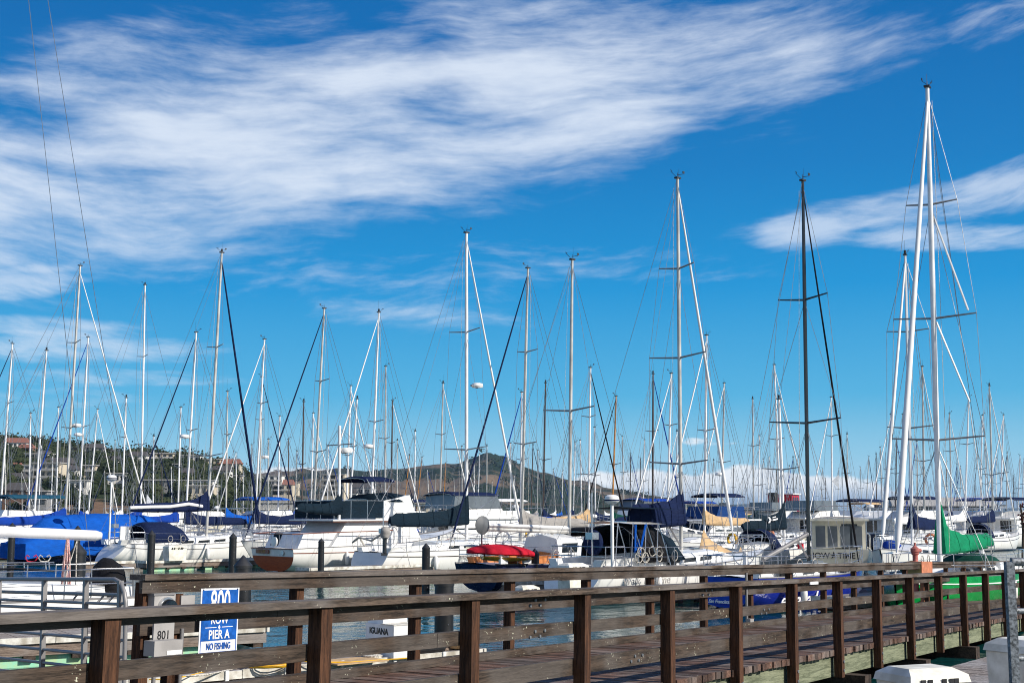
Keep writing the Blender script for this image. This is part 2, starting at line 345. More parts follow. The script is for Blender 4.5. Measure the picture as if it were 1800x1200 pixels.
# ---------------------------------------------------------------- footbridge
bd=ray(2340,976); by=V((-bd.y,bd.x,0)).normalized(); bn_=bd.cross(by)
H=1.507
def onplane(px,py,h=0.0):
    r=ray(px,py); return CAM+r*((-(H-h))/r.dot(bn_))
A0=onplane(1400,1153); B0=onplane(710,1173)
BM=Matrix((bd,by,bn_)).transposed().to_4x4()
BM.translation=A0
BI=BM.inverted()
BW=(BI@B0).y
def bs(px,y,h):                    # distance along the bridge at which (y,h) is seen at photo column px
    lo,hi=-18.0,90.0
    for _ in range(60):
        mid=(lo+hi)/2
        if proj(BM@V((mid,y,h)))[0]<px: lo=mid
        else: hi=mid
    return lo
def footbridge():
    o=bpy.data.objects.new('wooden_footbridge',None); C.objects.link(o); o.matrix_world=BM
    tag(o,'long weathered timber footbridge with railings on both sides running over the water','footbridge')
    rnd=random.Random(3)
    x0,x1=bs(380,0,0)-3,62
    pl=MB(); x=x0; w=.148
    i=math.floor(x0/w)
    while i*w<x1:
        e=rnd.uniform(-.02,.025); dz=rnd.uniform(-.004,.004)
        pl.bx(i*w+.004,i*w+w-.005,-.05+e,BW+.06+rnd.uniform(-.02,.02),-.085+dz,dz); i+=1
    pl.build('deck',M['plank'],o)
    sp=(bs(1393,-.1,1)-bs(567,-.1,1))/5; f0=bs(567,-.1,1)
    beam=MB(); k=-1
    beam.bx(x0,x1,.02,.10,-.40,-.09); beam.build('side_beam',M['treated'],o)
    MB().bx(x0,x1,BW-.10,BW-.02,-.38,-.09).build('side_beam',M['beam'],o)
    MB().bx(x0,x1,BW/2-.1,BW/2+.1,-.38,-.09).build('side_beam',M['beam'],o)
    # the near rail
    def post(x,y,top,bot,w=.135,d=.10,lean=0):
        m=MB(); j=rnd.uniform(-.01,.01)
        vs=[]
        for z in (bot,top):
            for (a,b) in ((-1,-1),(1,-1),(1,1),(-1,1)):
                vs.append((x+a*d/2+j*(z-bot)+ (0), y+b*w/2, z))
        ch=.006
        m.add(vs,[(0,3,2,1),(4,5,6,7),(0,1,5,4),(1,2,6,5),(2,3,7,6),(3,0,4,7)]); return m
    hold=[]
    def bolt_at(p,r):
        if not hold:
            b=MB().lathe((0,0,0),[(.0,-.012),(1,-.010),(1,.01)],8,'Y').build('bolt',M['galv'],o); hold.append(b)
        else:
            b=hold[0].copy(); C.objects.link(b); b.parent=o
        b.location=p; b.scale=(r,1,r)
    for n in range(-3,26):
        x=f0+sp*n
        if x>x1: break
        post(x,-.085,1.02,-.40 if n>=2 else -.42,w=.125,d=.125).build('post',M['post'],o)
        for z in (-.17,-.30):
            if 2<=n<15: bolt_at((x+.02,-.149,z),.022)
    xs=f0-sp*3.2; xe=x1
    MB().bx(xs,xe,-.17,.03,1.022,1.075).build('rail_cap',M['cap'],o)
    def boards(y,z0,z1,cut,name='rail_board',t=.045):
        x=xs; 
        while x<xe:
            L=sp*cut; MB().bx(x,min(x+L-.006,xe),y,y+t,z0+rnd.uniform(-.006,.006),z1+rnd.uniform(-.006,.006)).build(name,M['rail'],o); x+=L
    boards(-.02,.965,1.02,3); boards(-.02,.635,.745,4); boards(-.02,.235,.385,3)
    # splice plates with bolt heads on the near rail
    for n,z in ((1.55,.66),(1.55,.95),(3.55,.95),(4.5,.66),(2.6,.3)):
        for q in range(4):
            bolt_at((f0+sp*n+q*.09,-.025,z+(.03 if q%2 else -.02)),.016)
    # the far rail
    spb=(bs(1385,BW+.06,1)-bs(520,BW+.06,1))/7; g0=bs(520,BW+.06,1)
    xs=bs(243,BW,1.1); 
    for n in range(-1,32):
        x=g0+spb*n+(-.0 if n>=0 else .0)
        if x>x1: break
        post(x,BW+.045,1.09,-.40,w=.115,d=.115).build('post',M['post'],o)
    MB().bx(xs,xe,BW-.09,BW+.12,1.112,1.165).build('rail_cap',M['cap'],o)
    boards(BW-.06,.985,1.108,4); boards(BW-.06,.60,.745,3); boards(BW-.06,.235,.385,4)
    MB().bx(xs,xe,BW-.24,BW-.12,.005,.10).build('kerb_rail',M['rail'],o)
    # pile bents under the deck
    for px in (860,1180,1490,1600,1690,1760):
        x=bs(px,0,-.5)
        MB().bx(x-.16,x+.16,-.32,BW+.35,-.74,-.405).build('cross_beam',M['beam'],o)
        for y in (.35,BW-.35):
            MB().tube([(x,y,-.745),(x+.0,y,-3.6)],.17,14).build('pile',M['black'],o,40)
    return f0,sp,g0,spb
BR=footbridge()
# ---------------------------------------------------------------- boats
VD=V((.736,.677,0)).normalized(); RZ=math.atan2(VD.y,VD.x)
RND=random.Random(11)
def hull_fns(L,B,fs,fm,fb,sw,rake,tr,tt=0):
    def b(t):
        if t<.45: return B/2*(sw+(1-sw)*math.sin(math.pi/2*t/.45))
        return max(.03,B/2*math.cos(math.pi/2*(t-.45)/.55)**.75)
    def sh(t): return fm+(fs-fm)*max(0,1-t/.45)**2+(fb-fm)*max(0,(t-.35)/.65)**1.8
    def P(t,s,sd):
        zk=-.45+.5*max(0,1-t/.35)**2+.2*t**6
        y=b(t)*(1-(1-s)**2.6)**(1/1.9); z=zk+(sh(t)-zk)*s**1.15
        x=t*L-rake*(1-s)*t**5+ (tr*s if tr>0 else -tr*(1-s))*(1-t)**8
        return V((x,sd*y,z))
    return b,sh,P
def make_hull(o,L,B,fs,fm,fb,mat,sw=.68,rake=1.0,tr=.5,deck='white',stripe=None,trmat=None,n=14,boot=None):
    b,sh,P=hull_fns(L,B,fs,fm,fb,sw,rake,tr); K=7
    mat={M['white']:M['hwhite'],M['cream']:M['hcream']}.get(mat,mat)
    def part(mt,s0,s1,name,push=0):
        secs=[]
        for i in range(n+1):
            t=i/n; sec=[]
            for sd in (-1,1):
                r=[P(t,s0+(s1-s0)*k/K,sd) for k in range(K+1)]
                if push: 
                    for q in r: q.y+=sd*push
                sec+= r[::-1] if sd<0 else r
            secs.append(sec)
        return secs
    secs=part(mat,0,1,'hull')
    h=MB().loft(secs,closed=False); 
    # transom
    if not trmat: h.add(secs[0],[tuple(range(len(secs[0])))])
    hull=h.build('hull',mat,o,35)
    if trmat: 
        MB().add([p+V((-.01,0,0)) for p in secs[0]],[tuple(range(len(secs[0])))]).build('transom',trmat,o)
    dk=MB(); rows=[]
    for i in range(n+1):
        t=i/n; a=P(t,1,1); rows.append([V((a.x,-a.y*.995,a.z-.02)),V((a.x,0,a.z+.06)),V((a.x,a.y*.995,a.z-.02))])
    dk.loft(rows,closed=False).build('deck',M[deck],o,40)
    if stripe:
        for sd in (-1,1):
            MB().tube([P(i/n,.86,sd)+V((0,sd*.004,0)) for i in range(n+1)],.022,5).build('hull_stripe',stripe,hull)
    # toe rail
    for sd in (-1,1):
        MB().tube([P(i/n,1,sd)+V((0,-sd*.02,.02)) for i in range(n+1)],.03,5).build('toe_rail',M['alu'] if mat!=M['hwood'] else M['hwood'],o)
    return b,sh,P
def trunk(o,x0,x1,w0,w1,z0,h,mat,win=None,nwin=3,slope=.7,name='cabin',winh=.16):
    # rounded coachroof whose front slopes
    secs=[]
    for i in range(9):
        u=i/8; x=x0+(x1-x0)*u; w=(w0+(w1-w0)*u)/2; hh=h*(1-max(0,(u-slope)/(1-slope))**1.6*.85)
        zz=z0(x) if callable(z0) else z0
        secs.append([V((x,-w,zz-.1)),V((x,-w*.97,zz+hh*.55)),V((x,-w*.86,zz+hh*.9)),V((x,0,zz+hh*1.1)),V((x,w*.86,zz+hh*.9)),V((x,w*.97,zz+hh*.55)),V((x,w,zz-.1))])
    c=MB().loft(secs,closed=False); c.add(secs[0],[tuple(range(7))]); c.add(secs[-1],[tuple(range(7))])
    cab=c.build(name,mat,o,35)
    if win and nwin:
        for k in range(nwin):
            u0=.10+.62*k/nwin; u1=u0+.62/nwin*.72
            for sd in (-1,1):
                q=[]
                for u,f in ((u0,.25),(u1,.25),(u1,.25),(u0,.25)): q.append(u)
                x_0,x_1=x0+(x1-x0)*u0,x0+(x1-x0)*u1
                wa=(w0+(w1-w0)*u0)/2+.006; wb=(w0+(w1-w0)*u1)/2+.006
                za=(z0(x_0) if callable(z0) else z0)+h*.22; zb=(z0(x_1) if callable(z0) else z0)+h*.22
                MB().add([(x_0,sd*wa,za),(x_1,sd*wb,zb),(x_1+.03,sd*wb,zb+winh),(x_0+.08,sd*wa,za+winh),
                          (x_0,sd*(wa-.03),za),(x_1,sd*(wb-.03),zb),(x_1+.03,sd*(wb-.03),zb+winh),(x_0+.08,sd*(wa-.03),za+winh)],
                         [(0,1,2,3),(7,6,5,4),(0,4,5,1),(1,5,6,2),(2,6,7,3),(3,7,4,0)]).build('window',win,cab)
    return cab
def hoop(x,w,z,h,n=9,sq=2.6):
    out=[]
    for i in range(n):
        a=math.pi*i/(n-1); c,s_=math.cos(a),math.sin(a)
        out.append(V((x,-w*math.copysign(abs(c)**(2/sq),c),z+h*abs(s_)**(2/sq))))
    return out
def canopy(o,name,mat,xs,w,z,h,thick=.02,frame=True,lift=None):
    rows=[hoop(x,w*f,z,h*g) for x,f,g in xs]
    c=MB().loft(rows,closed=False).build(name,mat,o,50)
    md=c.modifiers.new('thickness','SOLIDIFY'); md.thickness=thick
    if frame: 
        m=MB()
        for r in (rows[0],rows[-1]): m.tube([p-V((0,0,.02)) for p in r],.014,5)
        m.build('canopy_frame',M['steel'],o)
    return c
def cover(o,mat,a,b,h0=1.15,h1=.34,wid=.17,seed=0,name='sail_cover',peak=.28,under=.0,sag=0.06):
    """canvas over a boom: a = gooseneck, b = boom end; climbs the mast at a"""
    a,b=V(a),V(b); d=(b-a); L=d.length; d/=L; r=d.cross(V((0,0,1))).normalized(); rn=random.Random(seed)
    secs=[]; N=26; so_=rn.uniform(0,50)
    for i in range(N+1):
        u=i/N; p=a+d*(L*u*1.02-.12)
        hh=h1+(h0-h1)*(math.exp(-u*8.5))*1.0+ .10*(1-u)
        if u>.93: hh*=.75
        lo=-.12-sag*math.sin(u*math.pi)*(1 if under==0 else 1); w=wid*(1.15-.35*u)
        up=V((0,0,1)); tw=.06*NZ.noise(V((u*5,so_,0)))
        sec=[]
        for k in range(12):
            q=2*math.pi*k/12; cc,s_=math.cos(q),math.sin(q)
            y=w*cc*(1-.45*max(0,s_))+tw*max(0,s_); z=(hh*s_ if s_>0 else -lo*s_)
            nz=NZ.noise(V((u*L*1.7,q*1.1,so_)))+.5*NZ.noise(V((u*L*4.5,q*2.0,so_+9))); sec.append(p+r*(y+.075*nz*(1 if cc>0 else -1))+up*(z*(1+.10*nz)))
        secs.append(sec)
    c=MB().loft(secs).build(name,mat,o,60)
    if h0>1.05:
        for i in (7,12,17,22):
            cc=sum(secs[i],V((0,0,0)))/12; MB().tube([cc+(p-cc)*1.06 for p in secs[i]+secs[i][:2]],.010,4,False).build('lashing',mat,c)
    return c
from mathutils import noise as NZ
def lerp(a,b,u): return a+(b-a)*u
def rig(o,base,top,L,B,sh,mast='mast_w',spr=(.52,),sprw=.5,hws=None,furl=None,furlr=.055,boom=None,coverc=None,radar=None,r=.085,bowx=None,sternx=0,lod=1,
        covh=1.0,covend=.32,fstop=.975,furlend=None,vane=True,chain=None,gear=0,wirer=None,bare=None):
    """mast, spreaders, wires, furled jib, boom and its cover, in boat coordinates"""
    base,top=V(base),V(top); H_=(top-base).length; mm=M[mast]
    nn=10 if lod>1 else 6
    ms=MB().tube([base,lerp(base,top,.7),top],[r,r,r*.72],nn).build('mast',mm,o,50)
    wr=wirer or (.009 if lod>1 else .013)
    tips=[]
    for f in spr:
        c=lerp(base,top,f); hw=hws[len(tips)] if hws else B*sprw*(1-.25*f)
        tp={}
        for sd in (-1,1):
            e=c+V((-.12,sd*hw,.10)); tp[sd]=e
            MB().tube([c,e],[.04,.025],5).build('spreader',M['alu'] if mast!='mast_k' else M['mast_k'],ms)
        tips.append(tp)
    ch=B*.44 if chain is None else chain
    cap=lerp(base,top,.985)
    if lod>0:
        hd=V((-r*1.6,r*1.2,0)); MB().tube([lerp(base,top,.03)+hd*2.2,lerp(base,top,.5)+hd*1.7,lerp(base,top,.97)+hd],wr*.9,4,False).build('halyard',M['rope'],o)
    for sd in (-1,1):
        pts=[cap]+[t_[sd] for t_ in reversed(tips)]+[V((base.x-.1,sd*ch,sh))]
        MB().tube(pts,wr,4,False).build('shroud',M['wire'],o)
        if tips and lod>0:
            c=lerp(base,top,spr[0]-.01); MB().tube([c,V((base.x-.35,sd*ch,sh))],wr,4,False).build('shroud',M['wire'],o)
            if lod>1:
                MB().tube([c,V((base.x+.35,sd*ch,sh))],wr,4,False).build('shroud',M['wire'],o)
                if len(tips)>1: MB().tube([lerp(base,top,spr[-1]-.005),tips[0][sd]],wr,4,False).build('shroud',M['wire'],o)
    bow=V((bowx if bowx is not None else L-.15,0,sh+.25)); ft=lerp(base,top,fstop)
    if furl:
        k=furlend or bow
        p=[ft,lerp(ft,k,.03),lerp(ft,k,.25),lerp(ft,k,.6),lerp(ft,k,.93),lerp(ft,k,.965),k]
        MB().tube(p,[.015,furlr*.55,furlr*.8,furlr,furlr*1.15,.02,.02],8).build('furled_jib',furl,o,60)
    else: MB().tube([ft,bow],wr*1.1,4,False).build('forestay',M['wire'],o)
    for sd in ((-1,1) if lod>1 else (0,)):
        MB().tube([top,lerp(top,V((sternx+.2,0,sh+.1)),.75),V((sternx+.2,sd*B*.25,sh+.1))],wr,4,False).build('backstay',M['wire'],o)
    if vane:
        v=MB(); t0=top
        v.tube([t0,t0+V((0,0,.18))],.010,4)
        kk=RND.random()
        if lod>1 or kk<.45: v.tube([t0+V((-.05,.05,.05)),t0+V((-.26,.1,.2))],.010,4).tube([t0+V((-.36,.02,.22)),t0+V((-.16,.12,.22))],.014,4)
        if kk<.8: v.tube([t0+V((.05,0,0)),t0+V((.05,0,RND.uniform(.3,.9)))],.005,4)
        if lod>1 or kk>.6: v.tube([t0+V((.2,-.12,.14)),t0+V((-.05,-.02,.08))],.010,4).box(t0+V((.2,-.12,.2)),(.10,.02,.08))
        if .3<kk<.5: v.lathe(t0+V((0,0,.12)),[(.01,-.1),(.06,-.08),(.06,.06),(.01,.08)],8)
        v.box(t0+V((0,0,-.02)),(r*3.2,r*2,.06))
        v.build('wind_vane',M['dark'],ms)
    if boom:
        gx,gz,bl,drop=boom; a=V((base.x-r,0,gz)); t=(gz-base.z)/max(.1,(top.z-base.z)); a.x+= (top.x-base.x)*t; a.y=(top.y-base.y)*t
        e=a+V((-bl,gx,-drop)); bb=MB().tube([a,e],.075 if lod>1 else .07,8)
        bo=bb.build('boom',M[mast] if mast!='mast_k' else M['alu'],o,50)
        MB().tube([lerp(a,e,.22)+V((0,0,-.05)),V((base.x-.05,base.y,base.z+.25))],.035,5).build('boom_vang',M['alu'],o)
        MB().tube([e,V((e.x+.1,0,sh+.25))],.016,4).build('mainsheet',M['rope'],o)
        MB().tube([e,lerp(base,top,.97)],wr*.8,4,False).build('topping_lift',M['wire'],o)
        if coverc: 
            cover(o,coverc,a+V((0,0,.05)),e+V((0,0,.05)),covh,covend,seed=int(H_*97)%97)
        elif bare: MB().loft([[lerp(a,e,u)+V((0,.10*math.cos(q),.14+.09*math.sin(q))) for q in [k*math.pi/3 for k in range(6)]] for u in [0,.2,.4,.6,.8,.97]]).build('flaked_sail',bare,o,60)
    if radar:
        c=lerp(base,top,radar); rm=MB(); rm.lathe(c+V((.42,0,.05)),[(.02,-.10),(.27,-.09),(.31,0),(.27,.11),(.12,.15),(.02,.155)],14).build('radar_dome',M['white'],ms,40)
        MB().bar(c,c+V((.42,0,-.07)),.10,.05).build('radar_bracket',M['alu'],ms)
    return ms
def rails(o,L,P,sh,n=7,t0=.02,t1=.96,lod=2):
    h=.62; st=MB(); pts={-1:[],1:[]}
    for sd in (-1,1):
        for i in range(n):
            t=t0+(t1-t0)*i/(n-1); p=P(t,1,sd)+V((0,-sd*.06,.02)); st.tube([p,p+V((0,0,h))],.015,4); pts[sd].append(p)
    st.build('stanchions',M['steel'],o)
    ll=MB()
    for sd in (-1,1):
        for z in (h,h*.5): ll.tube([p+V((0,0,z)) for p in pts[sd]],.008 if lod>1 else .014,4,False)
    ll.build('lifelines',M['steel'],o)
    a,b=pts[-1][-1],pts[1][-1]; nose=V((L+.05,0,a.z))
    pu=MB().tube([a+V((-.5,0,h)),a+V((0,0,h)),nose+V((0,0,h)),b+V((0,0,h)),b+V((-.5,0,h))],.018,5).tube([nose+V((0,0,h)),nose+V((-.25,0,0))],.018,5); pu.build('pulpit',M['steel'],o)
    a,b=pts[-1][0],pts[1][0]
    MB().tube([a+V((.9,0,0)),a+V((.9,0,h)),a+V((0,0,h)),b+V((0,0,h)),b+V((.9,0,h)),b+V((.9,0,0))],.018,5).tube([a,a+V((0,0,h))],.018,5).tube([b,b+V((0,0,h))],.018,5).tube([a+V((.9,0,h*.5)),a+V((0,0,h*.5)),b+V((0,0,h*.5)),b+V((.9,0,h*.5))],.014,5).build('pushpit',M['steel'],o)
def wheel(o,x,z,r=.42,cov=None):
    if cov:
        MB().lathe((x,0,z),[(.05,-.06),(r*.9,-.07),(r,-.02),(r,.06),(r*.85,.10),(.05,.11)],20,'X').build('wheel_cover',cov,o,40); return
    m=MB(); m.tube([V((x,r*math.cos(a),z+r*math.sin(a))) for a in [i*math.pi/12 for i in range(25)]],.016,5,False)
    for a in range(5): m.tube([V((x,0,z)),V((x,r*math.cos(a*1.257),z+r*math.sin(a*1.257)))],.01,4)
    m.build('steering_wheel',M['steel'],o); MB().tube([(x+.1,0,z-.9),(x+.1,0,z)],[.12,.07],8).build('binnacle',M['shade'],o)
def fenders(o,P,n=3,mat='white',sides=(-1,1)):
    for i in range(n):
        for sd in sides:
            p=P(.25+.45*i/n,.75,sd)+V((0,sd*.12,-.1))
            MB().lathe(p,[(.03,-.32),(.09,-.26),(.11,0),(.09,.26),(.03,.32)],8).build('fender',M[mat],o,50)
def sailboat(label,px,Y,top,away=True,L=10.5,B=3.3,hull='white',mast='mast_w',spr=(.5,),furl=None,coverc='navy',dodger=None,bimini=None,radar=None,lod=1,
             group='sailboats moored in the marina',rz=None,mf=.56,fb=(1.05,.95,1.35),stripe=None,tr=.5,sprw=.42,boomz=None,booml=None,boomdrop=.05,r=None,covh=1.0,covend=.32,
             trmat=None,furlr=None,deck='white',cab='white',wheelcov=None,hws=None,rake=1.2,nwin=3,cabh=.42,boom=True,sway=0,bare=None,jibend=None):
    rz_=(RZ if away else RZ+math.pi) if rz is None else rz
    o=bpy.data.objects.new('sailboat',None); C.objects.link(o)
    x,y=at(px,930,Y).x,Y; h=V((math.cos(rz_),math.sin(rz_),0)); mx=L*mf
    o.location=V((x,y,0))-h*mx; o.rotation_euler=(0,0,rz_)
    tag(o,label,'sailboat',group)
    Mi=Matrix.Translation(o.location)@Matrix.Rotation(rz_,4,'Z'); Mi=Mi.inverted()
    b,sh,P=make_hull(o,L,B,fb[0],fb[1],fb[2],M[hull],rake=rake,tr=tr,deck=deck,stripe=CV.get(stripe) if stripe in CV else (M[stripe] if stripe else None),trmat=trmat,n=16 if lod>1 else 10)
    zc=lambda q: sh(q/L)-.02
    cb=trunk(o,L*.33,L*.78,B*.62,B*.30,zc,cabh,M[cab],M['glass'],nwin if lod>0 else 2,winh=.14 if cabh<.5 else .2)
    # cockpit coaming
    for sd in (-1,1):
        MB().loft([[V((L*.06,sd*B*.30,fb[0]-.05)),V((L*.06,sd*B*.34,fb[0]+.22)),V((L*.06,sd*B*.24,fb[0]+.22)),V((L*.06,sd*B*.20,fb[0]-.05))],
                   [V((L*.34,sd*B*.33,fb[1]-.05)),V((L*.34,sd*B*.31,fb[1]+.34)),V((L*.34,sd*B*.24,fb[1]+.34)),V((L*.34,sd*B*.22,fb[1]-.05))]]).build('cockpit_coaming',M[cab],o,30)
    bz=fb[1]+cabh
    base=V((mx,0,bz-.05)); T=at(top[0],top[1],Y+sway); tl=Mi@T
    r=r or (.085 if lod>1 else .08)
    gz=boomz or bz+.85; bl=booml or L*.42
    rig(o,base,tl,L,B,fb[1],mast,spr,sprw,hws,CV.get(furl) if furl else None,furlr or (.06 if lod>1 else .05),
        (0,gz,bl,boomdrop) if boom else None,CV.get(coverc) if coverc else None,radar,r,lod=lod,covh=covh,covend=covend,bare=CV.get(bare) if bare else None,furlend=jibend)
    rails(o,L,P,sh,7 if lod>1 else 5,lod=lod)
    if dodger:
        canopy(o,'spray_hood',CV[dodger],[(L*.29,1.0,1.0),(L*.33,1.0,1.02),(L*.37,.97,.9),(L*.42,.85,.25)],B*.33,bz-.38,1.05)
        if lod>1: 
            for sd in(-1,1): MB().add([(L*.40,sd*.1,bz+.17),(L*.40,sd*B*.24,bz+.14),(L*.365,sd*B*.26,bz+.50),(L*.365,sd*.1,bz+.56)],[(0,1,2,3)]).build('hood_window',M['clearv'],o)
    if bimini:
        canopy(o,'bimini',CV[bimini],[(L*.04,.98,.75),(L*.08,1.0,1.0),(L*.16,1.0,1.05),(L*.25,.98,.95)],B*.36,bz+1.0,.32)
        m=MB()
        for xx in (.06,.15,.24):
            for sd in (-1,1): m.tube([V((L*.15,sd*B*.40,fb[0])),V((L*xx,sd*B*.36,bz+1.1))],.015,4)
        m.build('bimini_frame',M['steel'],o)
    if lod>0: wheel(o,L*.14,fb[0]+.75,cov=CV[wheelcov] if wheelcov else None)
    if lod>1: fenders(o,P,2)
    if lod>0:
        rn=RND; k=rn.random()
        MB().box((L*.62,0,fb[1]+cabh+.06),(.5,.5,.08)).box((L*.72,0,fb[1]+cabh*.6+.04),(.4,.4,.08)).build('deck_hatch',M['clearv'],cb)
        if k<.5 and lod<2: 
            c=V((L*.01,rn.choice((-1,1))*B*.24,fb[0]+.5)); MB().tube([c+V((0,.26*math.cos(a),.26*math.sin(a))) for a in [-.9+i*.5 for i in range(11)]],.07,6).build('horseshoe_buoy',rn.choice([M['yellow'],M['white'],M['hbox']]),o,60)
        if k>.35: MB().tube([(L*.03,-B*.3,fb[0]),(L*.03,-B*.3,fb[0]+rn.uniform(1.4,2.4))],.03,6).box((L*.03,-B*.3,fb[0]+1.0),(.3,.3,.22)).build('stern_pole',M['steel'],o)
        if rn.random()<.4: MB().lathe((L*.85,0,fb[2]-.0),[(.3,0),(.42,.12),(.3,.3),(.02,.36)],10).build('sail_bag',rn.choice([CV['blue'],CV['navy'],CV['grey'],CV['dgreen']]),o,60)
        if lod<2 and rn.random()<.4:
            for i in range(3): MB().box((L*(.45+.07*i),rn.choice((-1,1))*B*.40,fb[1]+.18),(.34,.16,.3)).build('jerry_can',rn.choice([CV['bright'],M['yellow'],CV['red'],M['white']]),o)
        m=MB()
        for i in range(2):
            c0=V((L*.3+i*.8,-B*.38,fb[1]+.35)); m.tube([c0+V((.15*math.cos(a),0,.18*math.sin(a))) for a in [j*math.pi/5 for j in range(11)]],.018,4,False)
        m.tube([V((L*.12,-B*.42,fb[0])),V((L*.05,-B*.75,.5))],.015,4); m.build('mooring_line',M['rope'],o)
    return o,P,sh
def windows_band(o,x0,x1,y,z0,z1,n,mat,sd,tilt=.1,gap=.12):
    w=(x1-x0)/n
    for k in range(n):
        a,b_=x0+k*w+gap*w,x0+(k+1)*w-gap*w
        MB().add([(a,sd*y,z0),(b_,sd*y,z0),(b_,sd*(y-tilt*.2),z1),(a,sd*(y-tilt*.2),z1),(a,sd*(y-.03),z0),(b_,sd*(y-.03),z0),(b_,sd*(y-.03-tilt*.2),z1),(a,sd*(y-.03-tilt*.2),z1)],
            [(0,1,2,3),(7,6,5,4),(0,4,5,1),(1,5,6,2),(2,6,7,3),(3,7,4,0)]).build('window',mat,o)
def motorboat(label,px,Y,away=True,L=11,B=3.8,hull='white',kind='trawler',canvasc=None,hc=1.25,rz=None,cab='white',bimini=None,fb=(1.2,1.1,1.9),anchor=.5,mast=0,
              group='motor cruisers moored in the marina',name='motor_cruiser',vinyl=None,radar=True,trmat=None,stripe=None,nw=4,fly=True):
    rz_=(RZ if away else RZ+math.pi) if rz is None else rz
    o=bpy.data.objects.new(name,None); C.objects.link(o); h=V((math.cos(rz_),math.sin(rz_),0))
    o.location=V((at(px,930,Y).x,Y,0))-h*L*anchor; o.rotation_euler=(0,0,rz_); tag(o,label,'motorboat',group)
    b,sh,P=make_hull(o,L,B,fb[0],fb[1],fb[2],M[hull],sw=.85,rake=1.6,tr=-.1,stripe=CV.get(stripe) if stripe else None,trmat=trmat,n=12)
    z=fb[1]; x0,x1=L*.22,L*.66; w=B*.40
    # deckhouse with raked windscreen
    c=MB().prism([(x0,z-.1),(x1+.5,z-.1),(x1-.15,z+hc),(x0,z+hc)],-w,w).build('cabin',M[cab],o)
    windows_band(c,x0+.15,x1-.25,w+.004,z+hc*.45,z+hc*.86,nw,M['glass'],-1); windows_band(c,x0+.15,x1-.25,w+.004,z+hc*.45,z+hc*.86,nw,M['glass'],1)
    for k in (-1,0,1):
        y=k*w*.62; ww=w*.27; f=lambda zz:(x1+.5)+( -.65)*((zz-(z-.1))/(hc+.1))+.006
        za,zb=z+hc*.45,z+hc*.86
        MB().add([(f(za),y-ww,za),(f(za),y+ww,za),(f(zb),y+ww,zb),(f(zb),y-ww,zb),(f(za)-.03,y-ww,za),(f(za)-.03,y+ww,za),(f(zb)-.03,y+ww,zb),(f(zb)-.03,y-ww,zb)],[(0,1,2,3),(7,6,5,4),(0,4,5,1),(1,5,6,2),(2,6,7,3),(3,7,4,0)]).build('windscreen',M['glass'],c)
    MB().add([(x0-.006,-w*.7,z+.2),(x0-.006,-w*.1,z+.2),(x0-.006,-w*.1,z+hc*.9),(x0-.006,-w*.7,z+hc*.9)],[(0,1,2,3)]).build('door',M['glass'],c)
    MB().prism([(x0-1.4,z+hc),(x1+.15,z+hc),(x1+.05,z+hc+.09),(x0-1.4,z+hc+.09)],-w-.15,w+.15).build('cabin_roof',M[cab],o)
    zt=z+hc+.09
    trunk(o,x1,L*.93,B*.6,B*.22,lambda q:sh(q/L),.38,M[cab],M['glass'],2,name='foredeck_cabin')
    if fly:
        fx0,fx1=x0-.3,x1-.9
        MB().prism([(fx0+.6,zt),(fx1+.35,zt),(fx1+.05,zt+.62),(fx0+1.5,zt+.55)],-w*.92,w*.92).build('flybridge',M[cab],o)
        m=MB()
        for sd in (-1,1): m.tube([V((x0-1.3,sd*w,zt)),V((x0-1.3,sd*w,zt+.8)),V((fx0+.9,sd*w*.95,zt+.8))],.02,5).tube([V((x0-.6,sd*w,zt)),V((x0-.6,sd*w,zt+.8))],.02,5)
        m.tube([V((x0-1.3,-w,zt+.8)),V((x0-1.3,w,zt+.8))],.02,5); m.build('flybridge_rail',M['steel'],o)
        if canvasc: MB().prism([(fx0+.4,zt+.05),(fx1+.4,zt+.05),(fx1+.02,zt+.86),(fx0+.6,zt+.86)],-w*.97,w*.97).build('flybridge_canvas',CV[canvasc],o)
        if vinyl: 
            MB().prism([(fx0+.5,zt+.62),(fx1+.05,zt+.62),(fx1-.35,zt+1.5),(fx0+.6,zt+1.5)],-w*.9,w*.9).build('clear_enclosure',M['clearv'],o)
        if bimini:
            canopy(o,'bimini',CV[bimini],[(fx0+.3,.97,.6),(fx0+.6,1,1),(fx1-.6,1,1),(fx1-.1,.97,.7)],w*.92,zt+1.45,.28)
            m=MB()
            for xx in (fx0+.4,fx1-.2):
                for sd in (-1,1): m.tube([V(((fx0+fx1)/2,sd*w*.9,zt+.4)),V((xx,sd*w*.9,zt+1.55))],.018,4)
            m.build('bimini_frame',M['steel'],o)
    if mast:
        MB().tube([(x0+.5,0,zt),(x0+.35,0,zt+mast)],[.06,.04],8).build('signal_mast',M['mast_w'],o,50)
    if radar: 
        q=V((x0+.9,0,zt+(.75 if not mast else mast*.6)))
        MB().lathe(q+V((0,0,.2)),[(.02,-.08),(.28,-.07),(.3,.02),(.22,.14),(.02,.17)],14).build('radar_dome',M['white'],o,40)
        MB().tube([q+V((-.35,0,-.75)),q+V((0,0,.12))],.05,6).build('radar_arch',M['white'],o)
    m=MB(); pts=[P(.45+.55*i/6,1,1)+V((0,-.05,.0)) for i in range(7)]; q=[V((p.x,-p.y,p.z)) for p in pts[::-1]]
    m.tube([p+V((0,0,.75)) for p in pts+q],.018,5)
    for p in pts+q: m.tube([p,p+V((0,0,.75))],.015,4)
    m.build('bow_rail',M['steel'],o)
    MB().tube([V((x0-1.35,-w,zt-.05)),V((x0-1.35,-w,z))],.03,5).build('roof_post',M['steel'],o); MB().tube([V((x0-1.35,w,zt-.05)),V((x0-1.35,w,z))],.03,5).build('roof_post',M['steel'],o)
    return o,P,sh
